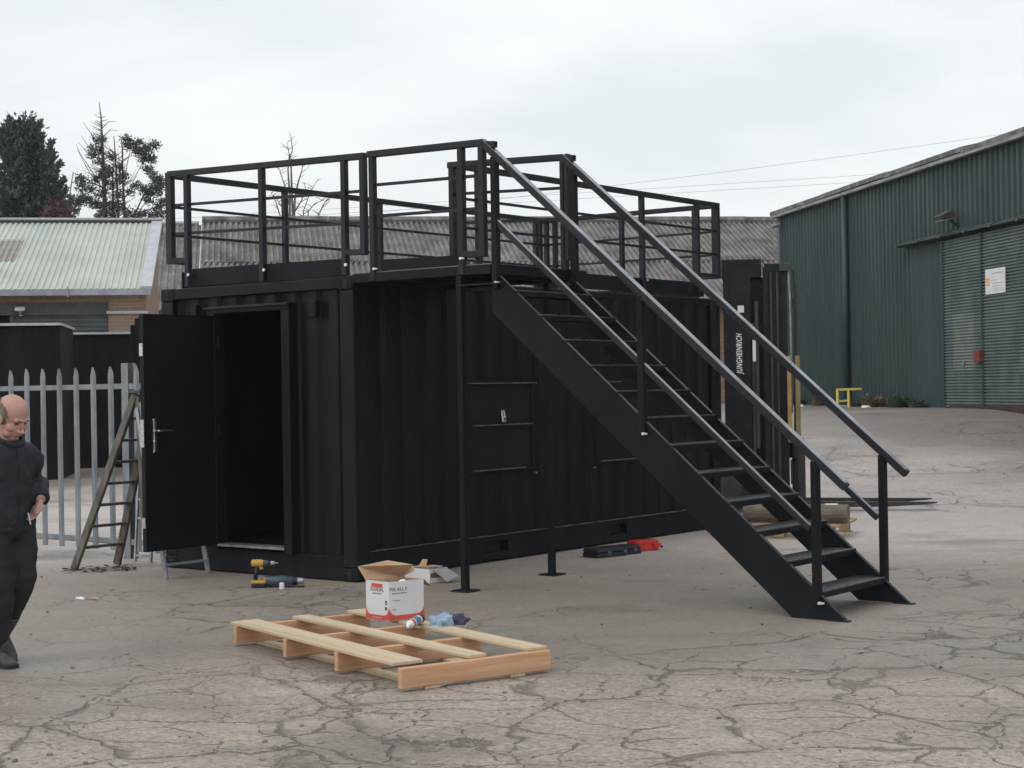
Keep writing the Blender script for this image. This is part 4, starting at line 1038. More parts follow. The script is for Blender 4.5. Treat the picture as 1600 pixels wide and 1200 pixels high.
MB().tube([dq(.003, .176), dq(-.002, .150)], [.010, .008], 8).build('trigger', 'toolyellow', dr)
q = MB(); q.tube([dq(-.015, .176), dq(.012, .168), dq(.02, .155)], [.009, .008, .006], 8); q.build('trigger_guard', 'toolyellow', dr)
def obox(a0, a1, d0_, d1_, z0, z1): return MB().prism([(a0, d0_), (a1, d0_), (a1, d1_), (a0, d1_)], z0, z1, lambda a, d, w: dq(a, w, d))
obox(-.075, .038, -.036, .036, .001, .034).build('battery', 'blackpl', dr, bevel=.006)
obox(-.082, .045, -.034, .034, .0345, .062).build('foot_housing', 'toolyellow', dr, bevel=.01)
obox(.020, .048, -.02, .02, .0625, .083).build('foot_lug', 'toolyellow', dr, bevel=.008)
# black power tool lying next to it
tl = thing('power_tool', (-.36, -.52, 0), 'dark grey power tool lying on its side next to the drill', 'power tool')
tc = Vector((-.355, -.53, 0))
def tq(a, z, d=0): return tc + u*a + F0*d + Vector((0, 0, z))
MB().tube([tq(-.16, .045), tq(-.14, .05), tq(.0, .052), tq(.09, .05)], [.03, .045, .046, .038], 14).build('tool_body', 'bluegrey', tl, smooth=True)
MB().tube([tq(.0905, .05), tq(.125, .05)], [.036, .033], 14).build('tool_collar', 'blackpl', tl)
MB().tube([tq(.1255, .05), tq(.175, .048)], [.028, .026], 14).build('tool_head', 'alu', tl)
MB().tube([tq(.02, .02, -.04), tq(.10, .014, -.06), tq(.19, .010, -.055)], .009, 8).build('side_handle', 'blackpl', tl)
cap = MB().tube([(-.262, -.628, .001), (-.262, -.628, .042), (-.262, -.628, .052)], [.021, .021, .016], 14).build('bottle_cap', 'whitepl')
tag(cap, 'small white plastic cap standing in front of the dark power tool', 'cap')

# black tool case and red box under the edge of the container
kc = thing('tool_case', (.72, 2.9, 0), 'slim black plastic tool case lying flat below the container edge', 'tool case')
kd = Vector((.20, .98, 0)).normalized(); kn = Vector((-kd.y, kd.x, 0)); k0 = Vector((.69, 2.585, 0))
def kq(a, b2, z): return k0 + kd*a + kn*b2 + Vector((0, 0, z))
out = [(0, .02), (.03, 0), (.36, 0), (.42, .03), (.60, .03), (.63, .06), (.63, .22), (.58, .26), (.05, .26), (0, .22)]
MB().prism(out, .002, .044, lambda a, b2, w: kq(a, b2, w)).build('case_base', 'blackpl', kc, bevel=.008)
MB().prism([(a*.985+.004, b2*.97+.004) for a, b2 in out], .046, .084, lambda a, b2, w: kq(a, b2, w)).build('case_lid', 'blackpl', kc, bevel=.012)
for a in (.12, .33, .50): MB().prism([(a, -.006), (a+.045, -.006), (a+.045, .012), (a, .012)] if a < .4 else [(a, .024), (a+.045, .024), (a+.045, .04), (a, .04)], .028, .062, lambda a_, b2, w: kq(a_, b2, w)).build('case_latch', 'bluegrey', kc, bevel=.003)
rk = thing('red_tool_box', (.70, 3.42, 0), 'red plastic tool box lying past the black tool case', 'tool box')
rd_ = Vector((.30, .95, 0)).normalized(); rn = Vector((-rd_.y, rd_.x, 0)); r0_ = Vector((.665, 3.29, 0))
def rq(a, b2, z): return r0_ + rd_*a + rn*b2 + Vector((0, 0, z))
MB().prism([(0, .03), (.03, 0), (.26, 0), (.29, .03), (.29, .17), (0, .17)], .002, .105, lambda a, b2, w: rq(a, b2, w)).build('box_body', 'redpl', rk, bevel=.014)
MB().prism([(.19, -.028), (.285, -.028), (.285, -.001), (.19, -.001)], .03, .075, lambda a, b2, w: rq(a, b2, w)).build('box_clasp', 'redpl', rk, bevel=.008)
MB().tube([rq(.292, .06, .045), rq(.34, .06, .04), rq(.36, .05, .02)], .012, 8).build('box_handle', 'blackpl', rk)
MB().prism([(-.012, .06), (-.001, .06), (-.001, .10), (-.012, .10)], .035, .06, lambda a, b2, w: rq(a, b2, w)).build('box_tab', 'whitepl', rk)

# ------------------------------------------------------------------ forklift
fx = Vector((.877, .478, 0)).normalized()
fo = at(3.77, 21.3); fg = .05
FM = frame((fo.x, fo.y, fg), fx)
fk = thing('forklift', (fo.x, fo.y, fg), 'dark forklift with tall greasy mast parked behind the far end of the container', 'forklift', rz=math.atan2(fx.y, fx.x))
def fbox(name, lo, hi, mat, bev=.01, par=fk): return MB().box(lo, hi).build(name, mat, par, bevel=bev, world=False)
for y in (-.34, .34):
    f_ = MB(); f_.prism([(0, .0), (1.0, .0), (1.55, .035), (1.62, .045), (1.62, .055), (0, .07)], y-.065, y+.065, lambda a, z, w: (a, w, z)); f_.prism([(-.10, .0), (-.002, .0), (-.002, .85), (-.09, .85)], y-.064, y+.064, lambda a, z, w: (a, w, z))
    f_.build('fork', 'forksteel', fk, world=False)
fbox('carriage', (-.16, -.55, .62), (-.102, .55, .84), 'mast'); fbox('carriage', (-.16, -.5, .12), (-.102, .5, .60), 'mast')
fbox('carriage_plate', (-.55, -.42, .63), (-.162, .42, .82), 'mast')
fbox('side_shift_block', (-.19, -.56, .30), (-.165, -.51, .61), 'forksteel')
for y in (-.46, .46):
    s = -1 if y < 0 else 1
    q = MB().box((-1.0, y-.06, .12), (-.93, y+.06, 2.96)).box((-.72, y-.06, .12), (-.66, y+.06, 2.96)).box((-.93, y-.045, .12), (-.72, y+.045, 2.96)); q.build('outer_mast_channel', 'mast', fk, world=False)
    q = MB().box((-.50, y-.05, .10), (-.44, y+.05, 3.05)).box((-.26, y-.05, .10), (-.20, y+.05, 3.05)).box((-.44, y-.015, .10), (-.26, y+.015, 3.05)); q.build('inner_mast_channel', 'mast', fk, world=False)
    for k in range(2): q = MB().tube([(-.40+k*.08, y-.03, .2), (-.40+k*.08, y-.03, 2.98)], .016, 6); q.build('lift_chain', 'greymetal', fk, world=False)
    fbox('lift_cylinder', (-.655, y-.03, .3), (-.615, y+.03, 2.35), 'greymetal')
    fbox('mast_strip', (-.612, y-.035, .75), (-.56, y+.035, 2.62), 'greymetal')
fbox('mast_label_strip', (-.640, -.515, 1.86), (-.600, -.497, 2.13), 'whitepl', .002)
fbox('mast_cross_beam', (-1.02, -.50, 2.92), (-.52, .50, 3.16), 'mast'); fbox('mast_cross_beam', (-.98, -.50, 2.50), (-.66, .50, 2.60), 'mast'); fbox('mast_cross_beam', (-.48, -.46, 2.94), (-.18, .46, 3.10), 'mast')
fbox('mast_plate', (-.67, -.38, .12), (-.49, .38, 2.93), 'mast')
fbox('mast_cap', (-.29, -.54, 2.99), (-.16, -.36, 3.09), 'greymetal')
hs = MB(); hs.tube([(-.175, -.50, 3.0), (-.16, -.52, 2.6), (-.16, -.52, 1.7), (-.16, -.52, 1.2)], .014, 6); hs.build('hydraulic_hose', 'alu', fk, world=False)
hs = MB(); hs.tube([(-.12, -.53, 3.0), (-.10, -.54, 2.7), (-.11, -.53, 1.5), (-.12, -.5, .9)], .022, 6); hs.build('hydraulic_hose', 'blackpl', fk, world=False)
fbox('hose_clip', (-.135, -.56, 2.52), (-.08, -.52, 2.66), 'blackpl'); fbox('warning_plate', (-.82, -.535, 2.48), (-.74, -.5065, 2.57), 'whitepl', .002)
for x0, x1, m_ in ((-.215, -.165, surf('amber_guard', (.36, .22, .06), (.46, .31, .11), .6)), (-.115, -.055, surf('ochre_guard', (.20, .155, .065), (.27, .21, .10), .6))):
    MB().box((x0, -.62, .84), (x1, -.585, 1.92)).build('load_guard_bar', m_, fk, world=False, bevel=.004)
mt = Matrix.Translation((-.805, -.5075, 1.96)) @ Matrix.Rotation(R(90), 4, 'X') @ Matrix.Rotation(R(90), 4, 'Z') @ Matrix.Diagonal((.66, 1, 1, 1))
tmx = FM @ mt
text_mesh('JUNGHEINRICH', .098, 'maker_lettering', 'text', tmx, fk, .001, shear=.25, spacing=1.14, bold=.0025)
# truck behind the mast
ch = MB(); ch.prism([(-1.12, .22), (-1.12, .62), (-1.45, .72), (-1.9, .95), (-3.0, 1.0), (-3.25, .85), (-3.3, .35), (-3.1, .22)], -.55, .55, lambda a, z, w: (a, w, z)); ch.build('chassis', 'toolyellow', fk, world=False, bevel=.03)
fbox('counterweight', (-3.42, -.5, .24), (-3.31, .5, .95), 'greymetal', .03)
og = MB()
for y in (-.5, .5): og.bar((-1.25, y, .74), (-1.50, y, 2.08), .06, .06); og.bar((-2.95, y, 1.0), (-2.80, y, 2.08), .06, .06); og.bar((-1.46, y, 2.08), (-2.84, y, 2.08), .07, .06)
for k in range(6): og.bar((-1.55-k*.22, -.5, 2.09), (-1.55-k*.22, .5, 2.09), .03, .05)
og.build('overhead_guard', 'greymetal', fk, world=False)
MB().add([(-1.27, -.46, .85), (-1.27, .46, .85), (-1.47, .46, 2.0), (-1.47, -.46, 2.0)], [(0, 1, 2, 3)]).build('front_screen', 'cabglass', fk, world=False)
fbox('seat', (-2.5, -.25, 1.0), (-2.0, .25, 1.14), 'blackpl', .04); fbox('seat_back', (-2.62, -.25, 1.1), (-2.5, .25, 1.6), 'blackpl', .04)
for x, y, r in ((-.98, -.50, .33), (-.98, .50, .33), (-2.75, -.46, .27), (-2.75, .46, .27)):
    w_ = MB(); w_.tube([(x, y-.10, r-.05), (x, y-.085, r-.05), (x, y+.085, r-.05), (x, y+.10, r-.05)], [r*.93, r, r, r*.93], 24)
    wo_ = w_.build('wheel', 'rubber', fk, world=False)
    s_ = -1 if y < 0 else 1
    q = MB().tube([(x, y+s_*.09, r-.05), (x, y+s_*.112, r-.05)], r*.55, 18).build('rim', 'greymetal', wo_, world=False)

# log on a small broken pallet
sp_ = thing('small_pallet', (1.55, 6.0, 0), 'small tan wooden pallet on the ground past the foot of the stairs', 'pallet')
sx = R0*.93 - F0*.37; sx.normalize(); sy = Vector((-sx.y, sx.x, 0)); s0 = Vector((1.80, 5.26, 0))
def sq(a, b2, z): return s0 + sx*a + sy*b2 + Vector((0, 0, z))
def sbx(nm, a0, a1, b0, b1, z0, z1, mat='cratewood'): return MB().prism([(a0, b0), (a1, b0), (a1, b1), (a0, b1)], z0, z1, lambda a, b2, w: sq(a, b2, w)).build(nm, mat, sp_, bevel=.006)
for a in (-.10, -.62, -1.15): sbx('block', a-.02, a+.09, .0, .10, .02, .13); sbx('block', a-.02, a+.09, .86, .96, .02, .13)
sbx('deck_board', -1.2, .06, -.01, .11, .131, .155); sbx('deck_board', -1.2, .06, .42, .54, .131, .155); sbx('deck_board', -1.2, .06, .85, .97, .131, .155); sbx('bottom_board', -1.2, .02, .01, .10, .0, .019)
sbx('bottom_board', -1.2, .02, .86, .95, .0, .019); sbx('cross_board', -.02, .07, .115, .845, .13, .150)
lg = thing('log_roll', tuple(sq(-.5, .25, .16)), 'grey wooden log lying on the small pallet past the stairs', 'log')
la, lb_ = sq(-1.0, .24, .255), sq(.10, .24, .255)
pts = [la.lerp(lb_, t/8) for t in range(9)]
MB().tube(pts, [.098*(1+.03*math.sin(i*2.3)) for i in range(9)], 16).build('log_trunk', 'greywood', lg, smooth=False)
for t in (.45, .78): MB().tube([la.lerp(lb_, t)+Vector((0, 0, .075)), la.lerp(lb_, t+.12)+Vector((0, 0, .088))], [.03, .02], 10).build('torn_wrap', 'whitepl', lg)

# ------------------------------------------------------------------ yellow barrier, weeds and litter by the warehouse
def wg(u, off):                                           # ground point at u along the warehouse wall, off metres in front
    q = loc2(wo, u, -off, 0); return Vector((q.x, q.y, ground_z(q.x, q.y)))
yb = thing('yellow_barrier', tuple(wg(4.9, .9)), 'yellow tubular barrier rail standing in front of the green warehouse', 'barrier')
g0, g1_ = wg(4.35, .75), wg(4.75, 1.15)
dv = (RV*1.0); dv.z = 0; dv.normalize()
b0 = px(1308.5, 600, 37.4); gz0 = ground_z(b0.x, b0.y)
def yq(a, z): return Vector((b0.x, b0.y, gz0)) + R0*a + Vector((0, 0, z))
for a in (.0, .25): MB().bar(yq(a, -.05), yq(a, .43), .05, .05).build('barrier_post', 'yellow', yb)
MB().bar(yq(-.02, .41), yq(.54, .42), .05, .05).build('top_bar', 'yellow', yb); MB().bar(yq(.02, .15), yq(.23, .16), .04, .04).build('lower_bar', 'yellow', yb)
def weed(u, off, h, w, mat, n, label, cat='weed'):
    c = wg(u, off); m = MB()
    for i in range(n):
        a = rnd.uniform(0, 6.28); r = rnd.random()**.6*w; lean = rnd.uniform(.1, .6)
        base = c + Vector((math.cos(a)*r*.5, math.sin(a)*r*.5, -.01)); hh = h*rnd.uniform(.35, 1)*(1-.5*r/w)
        tip = base + Vector((math.cos(a)*lean*hh, math.sin(a)*lean*hh, hh))
        mid = base.lerp(tip, .55) + Vector((0, 0, hh*.08)); s = Vector((-math.sin(a+.7), math.cos(a+.7), 0))*rnd.uniform(.008, .022)
        m.add([base-s, base+s, mid+s*1.3, mid-s*1.3, tip], [(0, 1, 2, 3), (3, 2, 4)])
        for _ in range(4):
            q = base.lerp(tip, rnd.uniform(.35, 1)); e = Vector((rnd.gauss(0, 1), rnd.gauss(0, 1), rnd.gauss(.3, .6))).normalized()*rnd.uniform(.04, .09); g_ = e.cross(Vector((rnd.random(), rnd.random(), 1))).normalized()*.018
            m.add([q, q+e*.5+g_, q+e, q+e*.5-g_], [(0, 1, 2, 3)])
    tag(m.build('weed_clump', mat), label, cat, 'weeds along the warehouse wall')
weed(7.4, .35, .42, .42, 'weeddry', 150, 'brown dry weed clump in the middle of the warehouse wall foot')
weed(8.9, .3, .36, .55, 'weedgreen', 190, 'low bright green weed clump left of the ribbed warehouse door')
weed(9.7, .25, .20, .35, 'weeddull', 80, 'small dull weed tuft against the door post of the warehouse')
weed(2.0, .4, .42, .5, 'weeddull', 150, 'grey green weed clump near the left corner of the warehouse')
weed(6.1, .3, .20, .45, 'weeddull', 90, 'low dull weeds between the yellow barrier and the brown dry clump')
weed(3.6, .3, .30, .35, 'weeddry', 70, 'sparse straw coloured weed just left of the yellow barrier')
def lump(name, c, r, mat, lab, cat, group=None, seed=1.0):
    m = MB(); m.ellipsoid((0, 0, 0), (1, 1, 1), nu=10, nv=7); vs_ = []
    for v in m.v:
        v = Vector(v); s = 1 + mnoise.noise(v*1.3 + Vector((seed, seed, 0)))*.5
        vs_.append(Vector(c) + Vector((v.x*r[0]*s, v.y*r[1]*s, (max(v.z, -.2)+.2)*r[2]*s)))
    m.v = vs_; return tag(m.build(name, mat), lab, cat, group)
lump('litter', wg(6.7, .75), (.16, .08, .04), 'gutter', 'pale litter sheet beside the brown weed clump', 'litter', 'litter at the warehouse foot', 2)
lump('litter', wg(8.25, .85), (.11, .08, .045), 'whitepl', 'bright white bag on the ground before the green weeds', 'litter', 'litter at the warehouse foot', 3)
lump('litter', wg(2.55, 1.0), (.22, .13, .08), 'paletrim', 'grey white rubbish heap near the left end of the warehouse', 'litter', 'litter at the warehouse foot', 4)
lump('litter', wg(4.9, 1.2), (.10, .07, .05), 'whitepl', 'scrap of white litter under the yellow barrier', 'litter', 'litter at the warehouse foot', 5)

# scraps on the near yard
def scrap(c, r, mat, lab, seed): lump('paper_scrap', c, r, mat, lab, 'scrap', 'scraps on the yard', seed)
scrap((-1.20, -1.93, .001), (.050, .028, .016), 'whitepl', 'white paper scrap on the ground left of the drill', 7)
scrap((-1.10, -1.86, .001), (.045, .024, .012), 'card', 'torn buff scrap touching the white paper scrap', 9)
lf = MB()
for (x, y, s) in ((-2.9, -.42, .2), (-2.75, -.52, .14), (-3.0, -.60, .16), (-2.6, -.35, .1)):
    for k in range(22):
        c = Vector((x + rnd.gauss(0, s*.5), y + rnd.gauss(0, s*.5), .004 + rnd.random()*.02)); a = rnd.random()*6.28
        d1 = Vector((math.cos(a), math.sin(a), rnd.uniform(-.2, .3)))*rnd.uniform(.02, .05); d2 = Vector((-math.sin(a), math.cos(a), rnd.uniform(-.2, .3)))*rnd.uniform(.012, .03)
        lf.add([c-d1, c+d2, c+d1, c-d2], [(0, 1, 2, 3)])
for k in range(45):
    D = rnd.uniform(7.2, 17); S = rnd.uniform(-.33, .33)*D; q = at(S, D, .006); a = rnd.random()*6.28; s = rnd.uniform(.012, .03)
    d1 = Vector((math.cos(a), math.sin(a), .15))*s; d2 = Vector((-math.sin(a), math.cos(a), .1))*s*.5
    lf.add([q-d1, q+d2, q+d1, q-d2], [(0, 1, 2, 3)])
tag(lf.build('fallen_leaves', 'leaflitter'), 'dark fallen leaves scattered over the yard', 'leaves', kind='stuff')
gv = MB()
for k in range(340):
    D = 7.0 + 8*rnd.random()**1.6; S = rnd.uniform(-.34, .34)*D; q = at(S, D, 0); r = rnd.choice((.005, .006, .008, .010, .014))*rnd.uniform(.7, 1.2)
    gv.ellipsoid((q.x, q.y, r*.25), (r*rnd.uniform(.8, 1.4), r, r*.7), nu=6, nv=4)
tag(gv.build('gravel', 'stone'), 'small loose stones scattered over the broken yard surface', 'gravel', kind='stuff')

# ------------------------------------------------------------------ trees
def branch(m, p, d, ln, r, wob=.25, n=6, seg=5, taper=.25, droop=0.0):
    pts = [Vector(p)]; d = Vector(d).normalized()
    for k in range(seg):
        d = (d + Vector((rnd.gauss(0, wob), rnd.gauss(0, wob), rnd.gauss(0, wob)))*.35 + Vector((0, 0, droop))).normalized()
        pts.append(pts[-1] + d*ln/seg)
    m.tube(pts, [r*(1-(1-taper)*k/seg) for k in range(seg+1)], n); return pts
def spray(m, c, d, size, n=10, flat=.5, ls=.28):
    """feathery clump: narrow leaf-sized blades fanning along d."""
    d = Vector(d).normalized()
    for _ in range(n):
        q = Vector(c) + Vector((rnd.gauss(0, size), rnd.gauss(0, size), rnd.gauss(0, size*flat)))
        e = (d + Vector((rnd.gauss(0, .55), rnd.gauss(0, .55), rnd.gauss(0, .45)))).normalized()*ls*rnd.uniform(.5, 1.2)
        s = e.cross(Vector((rnd.gauss(0, 1), rnd.gauss(0, 1), rnd.gauss(0, 1)))).normalized()*ls*.24
        m.add([q, q+e*.45+s, q+e, q+e*.45-s], [(0, 1, 2, 3)])
# evergreen at the far left
TD = 62.0
tb = px(38, 470, TD); tb.z = .2; ttop = px(24, 186, TD)
ev = thing('evergreen_tree', tuple(tb), 'big dark evergreen tree with ragged upswept tips behind the pale green roof', 'tree')
tm = MB(); tk = branch(tm, tb, (0, 0, 1), ttop.z-tb.z-.3, .32, .04, 8, 8, .1); tm.build('trunk', 'bark', ev)
cm_ = MB(); bm_ = MB()
HT = ttop.z - tb.z
for i in range(150):
    t = .25 + .75*(i/150)**.85; z = tb.z + HT*t*.97
    a = i*2.399 + rnd.uniform(-.3, .3)
    rad = (3.25*(1-t)**.75 + .22)*rnd.choice((.5, .75, .9, 1.0, 1.1, 1.2))
    base = Vector((tb.x, tb.y, z - rad*.25)); d = Vector((math.cos(a), math.sin(a), .35 + .5*t))
    pts = branch(bm_, base, d, rad, .035, .2, 4, 4, .3, .06)
    for k in range(int(6 + rad*7)):
        f = (1-rnd.random()**1.6*.8)*4; j = min(3, int(f)); c = pts[j].lerp(pts[j+1], f-j)
        spray(cm_, c, d + Vector((0, 0, .6)), .12+.10*rnd.random(), 20, .7, .21)
for i in range(26):
    a = rnd.uniform(0, 6.28); t = rnd.uniform(.8, 1); c = Vector((tb.x + math.cos(a)*.8*(1.1-t)*3, tb.y + math.sin(a)*.8*(1.1-t)*3, tb.z+HT*t))
    spray(cm_, c, (math.cos(a)*.4, math.sin(a)*.4, 1), .13, 20, 1, .24)
for (x0, y0, x1, y1) in ((18, 225, 15, 183), (40, 228, 50, 186), (44, 230, 62, 187), (8, 232, 3, 196), (50, 240, 66, 209), (58, 262, 80, 218), (62, 270, 84, 236), (66, 290, 92, 251), (70, 300, 88, 262), (74, 312, 98, 279), (78, 325, 101, 292), (84, 335, 109, 312), (30, 215, 33, 195)):
    for dd in (-.5, .1, .6):
        e0, e1 = px(x0, y0, TD + dd), px(x1 + dd*3, y1 + abs(dd)*9, TD + dd*1.6)
        for k in range(15):
            f = k/14; spray(cm_, e0.lerp(e1, f) + Vector((0, 0, -.06*math.sin(f*3))), e1 - e0, .15*(1-f)+.02, int(16*(1-f))+5, 1, .19)
for i in range(60):
    t = rnd.uniform(.22, .95); a = rnd.uniform(0, 6.28); rad = (3.1*(1-t)**.75 + .2)*rnd.uniform(.8, 1.15)
    d = Vector((math.cos(a)*(1-t*.6), math.sin(a)*(1-t*.6), .75 + .6*t)).normalized(); c0_ = Vector((tb.x + math.cos(a)*rad*.85, tb.y + math.sin(a)*rad*.85, tb.z + HT*t*.95)); ln = rnd.uniform(.5, 1.15)
    for k in range(9):
        f = k/8; spray(cm_, c0_ + d*ln*f, d, .13*(1-f)+.02, int(15*(1-f))+4, 1, .20)
bm_.build('branches', 'bark', ev); cm_.build('crown', 'conifer', ev)
# red-leaved shrub at its foot
rbp = px(88, 345, 60.0)
rbs = thing('red_shrub', (rbp.x, rbp.y, rbp.z-1), 'red brown shrub top showing above the roof ridge beside the evergreen', 'shrub')
m = MB()
for i in range(40):
    c = px(88 + rnd.gauss(0, 6), 333 + rnd.gauss(0, 8), 60 + rnd.gauss(0, .4)); spray(m, c, (0, 0, 1), .16, 9, 1, .2)
m.build('crown', 'redbush', rbs); m = MB(); branch(m, px(88, 420, 60), (0, 0, 1), 3.6, .06); m.build('trunk', 'bark', rbs)

# half dead ivy-clad larch
D2 = 58.0
lb0 = px(165, 480, D2); lb0.z = .2
la_ = thing('ivy_clad_tree', tuple(lb0), 'half dead bare conifer with ivy clumps rising behind the pale green roof', 'tree')
tk = MB(); br_ = MB(); iv = MB()
def ppoly(m, pl, r0, r1, n=6, D=D2):
    pts = [px(x, y, D + (dd[0] if dd else 0)) for x, y, *dd in pl]; k = len(pts)-1
    m.tube(pts, [r0 + (r1-r0)*i/k for i in range(k+1)], n); return pts
main = ppoly(tk, [(166, 480), (165, 345), (163, 300), (161, 250), (159, 210), (158, 185), (155, 160)], .11, .012)
for pl in ([(184, 480), (185, 345), (183, 290), (180, 240), (178, 212)], [(194, 480), (195, 345), (192, 280), (191, 230), (190, 218)], [(207, 480), (206, 345), (222, 310), (240, 285)], [(178, 470), (177, 340), (176, 275), (177, 250)]): ppoly(tk, pl, .065, .014)
tk.build('trunk', 'bark', la_)
for k in range(70):
    s = rnd.random()**.8; y = 176 + 150*s; x = 158 + (y-176)*.05; side = rnd.choice((-1, -1, 1)); ln = (10 + 32*s)*rnd.uniform(.5, 1.1)
    if side > 0: ln *= .65
    ppoly(br_, [(x, y), (x + side*ln*.5, y - ln*.18), (x + side*ln, y - ln*rnd.uniform(.35, .6))], .016, .005, 4, D2 + rnd.uniform(-.5, .5))
for k in range(46):
    x0 = rnd.choice((185, 193, 178)); y = rnd.uniform(235, 330); side = rnd.choice((-1, 1)); ln = rnd.uniform(10, 30)
    ppoly(br_, [(x0, y), (x0 + side*ln*.5, y - ln*.35), (x0 + side*ln*.9, y - ln*rnd.uniform(.6, 1.1))], .015, .005, 4, D2 + rnd.uniform(-.5, .5))
for pl in ([(163, 265), (142, 245), (122, 222)], [(166, 300), (140, 270), (120, 232)], [(205, 345), (225, 320), (240, 300)], [(215, 345), (238, 325), (240, 312)], [(165, 330), (145, 300), (130, 285)], [(185, 330), (205, 290), (222, 255)], [(192, 300), (200, 250), (205, 228)], [(163, 300), (140, 262), (125, 240), (119, 225)], [(160, 262), (148, 222), (141, 206)], [(160, 237), (147, 215), (129, 190)], [(160, 250), (140, 232), (127, 212)], [(158, 202), (170, 190), (181, 190)], [(157, 190), (168, 187)], [(160, 215), (172, 203), (184, 204)], [(180, 260), (179, 230), (178, 216)], [(187, 290), (186, 250), (184, 232)]): ppoly(br_, pl, .020, .006, 5)
br_.build('branches', 'bark', la_)
for (x, y, s) in ((152, 219, .7), (160, 218, .5), (144, 232, .4), (144, 243, .6), (156, 235, .5), (155, 253, .5), (175, 246, .7), (164, 265, 1.0), (168, 270, .8), (158, 274, .8), (186, 262, .8), (127, 280, .9), (130, 292, 1.3), (138, 296, 1.1), (150, 282, .8), (165, 285, .7), (197, 219, .8), (200, 228, .7), (206, 226, 1.0), (218, 224, .7), (213, 238, .9), (222, 237, 1.0), (232, 232, 1.1), (240, 227, .9), (225, 250, 1.1), (235, 250, 1.0), (232, 265, .9), (237, 272, .6), (246, 280, 1.0), (251, 285, 1.0), (243, 292, 1.0), (250, 298, 1.3), (238, 302, 1.0), (225, 297, 1.0), (212, 290, .8), (230, 312, .9), (140, 315, 1.2), (128, 310, .9), (150, 320, 1.2), (165, 325, 1.4), (178, 322, 1.4), (190, 328, 1.3), (200, 335, 1.1), (175, 335, 1.4), (160, 337, 1.2), (212, 338, 1.0), (247, 325, 1.2), (255, 335, 1.2), (240, 338, .9), (125, 318, .8), (112, 312, .8), (108, 318, .7), (118, 330, .6), (155, 305, .9), (195, 275, .8), (185, 280, .8), (178, 290, .5), (205, 300, .6), (222, 335, .8), (185, 305, .6), (256, 315, 1.0)):
    for _ in range(int(8*s)+3):
        c = px(x + rnd.gauss(0, 3.3*s), y + rnd.gauss(0, 2.6*s), D2 + rnd.gauss(0, .35)); spray(iv, c, (rnd.gauss(0, .5), rnd.gauss(0, .5), .3), .085, 20, .8, .105)
iv.build('ivy_foliage', 'ivy', la_)

# small bare tree seen through the guard rail
D3 = 60.0
b3_ = px(455, 480, D3); b3_.z = .2
bt = thing('bare_tree', tuple(b3_), 'thin leafless tree seen through the guard rail above the grey roof', 'tree')
tk = MB(); br_ = MB()
for pl in ([(460, 480), (458, 345), (456, 300), (455, 262), (453, 246), (457, 235), (455, 215), (452, 207)], [(453, 345), (453, 310), (450, 265), (452, 243), (449, 222)], [(459, 345), (461, 310), (466, 285), (472, 265), (473, 255)], [(452, 320), (445, 290), (438, 270), (435, 260)], [(461, 330), (472, 312), (477, 295), (476, 285)], [(480, 350), (482, 330), (492, 318), (507, 312)], [(494, 345), (505, 320), (514, 306)], [(475, 350), (474, 330), (485, 300), (497, 280)], [(440, 345), (432, 318), (423, 300)], [(453, 340), (440, 322), (428, 305)]):
    pts = ppoly(tk, pl, .052 if len(pl) > 4 else .030, .008, 5, D3)
    for k in range(7):
        i = rnd.randrange(len(pl)-1); f = rnd.random(); x = pl[i][0]+(pl[i+1][0]-pl[i][0])*f; y = pl[i][1]+(pl[i+1][1]-pl[i][1])*f
        if y > 345: continue
        s = rnd.choice((-1, 1)); ln = rnd.uniform(5, 15)
        ppoly(br_, [(x, y), (x+s*ln*.5, y-ln*.35), (x+s*ln, y-ln*rnd.uniform(.3, .9))], .014, .005, 4, D3 + rnd.uniform(-.3, .3))
tk.build('trunk', 'barkpale', bt); br_.build('branches', 'barkpale', bt)

# ------------------------------------------------------------------ the man at the left
mo = at(-3.095, 10.0)
man = thing('person', (mo.x, mo.y, 0), 'balding man in a dark jacket and loose black trousers walking with head bowed', 'person')
def remesh(o, vox, sm=4, fold=0, fscale=.1):
    md = o.modifiers.new('Remesh', 'REMESH'); md.mode = 'VOXEL'; md.voxel_size = vox; md.use_smooth_shade = True
    if sm: m2 = o.modifiers.new('Smooth', 'SMOOTH'); m2.iterations = sm; m2.factor = .5
    if fold:
        t = bpy.data.textures.new('folds', 'CLOUDS'); t.noise_scale = fscale; t.noise_depth = 2
        m3 = o.modifiers.new('Displace', 'DISPLACE'); m3.texture = t; m3.strength = fold; m3.mid_level = .5; m3.texture_coords = 'GLOBAL'
    return o
X1 = (1, 0, 0)
SHL, ELL, WRL = Vector((.015, .178, 1.245)), Vector((-.02, .265, 1.085)), Vector((.150, .158, .985))
SHR, ELR, WRR = Vector((.015, -.178, 1.245)), Vector((-.05, -.25, 1.00)), Vector((.10, -.25, .83))
HC = Vector((.100, 0, 1.498)); HR = Matrix.Rotation(R(30), 4, 'Y') @ Matrix.Rotation(R(4), 4, 'Z')
HS = 1.10
def hp(x, y, z): return HC + HR @ (Vector((x, y, z))*HS)
HR3 = HR.to_3x3()
bd = MB()
def he(c, r, rot=None): bd.ellipsoid(hp(*c), [q_*HS for q_ in r], HR3 @ rot if rot else HR3, 20, 14)
he((-.012, 0, .028), (.098, .077, .090)); he((.022, 0, -.040), (.072, .0625, .080)); he((.058, 0, -.098), (.026, .032, .022)); he((.030, 0, -.085), (.045, .052, .035))
he((.078, 0, .020), (.017, .056, .0105)); he((.052, .040, -.034), (.032, .025, .026)); he((.052, -.040, -.034), (.032, .025, .026))
bd.tube([hp(.082, 0, .014), hp(.098, 0, -.012), hp(.112, 0, -.036), hp(.098, 0, -.050)], [.0085, .0105, .0155, .011], 12)
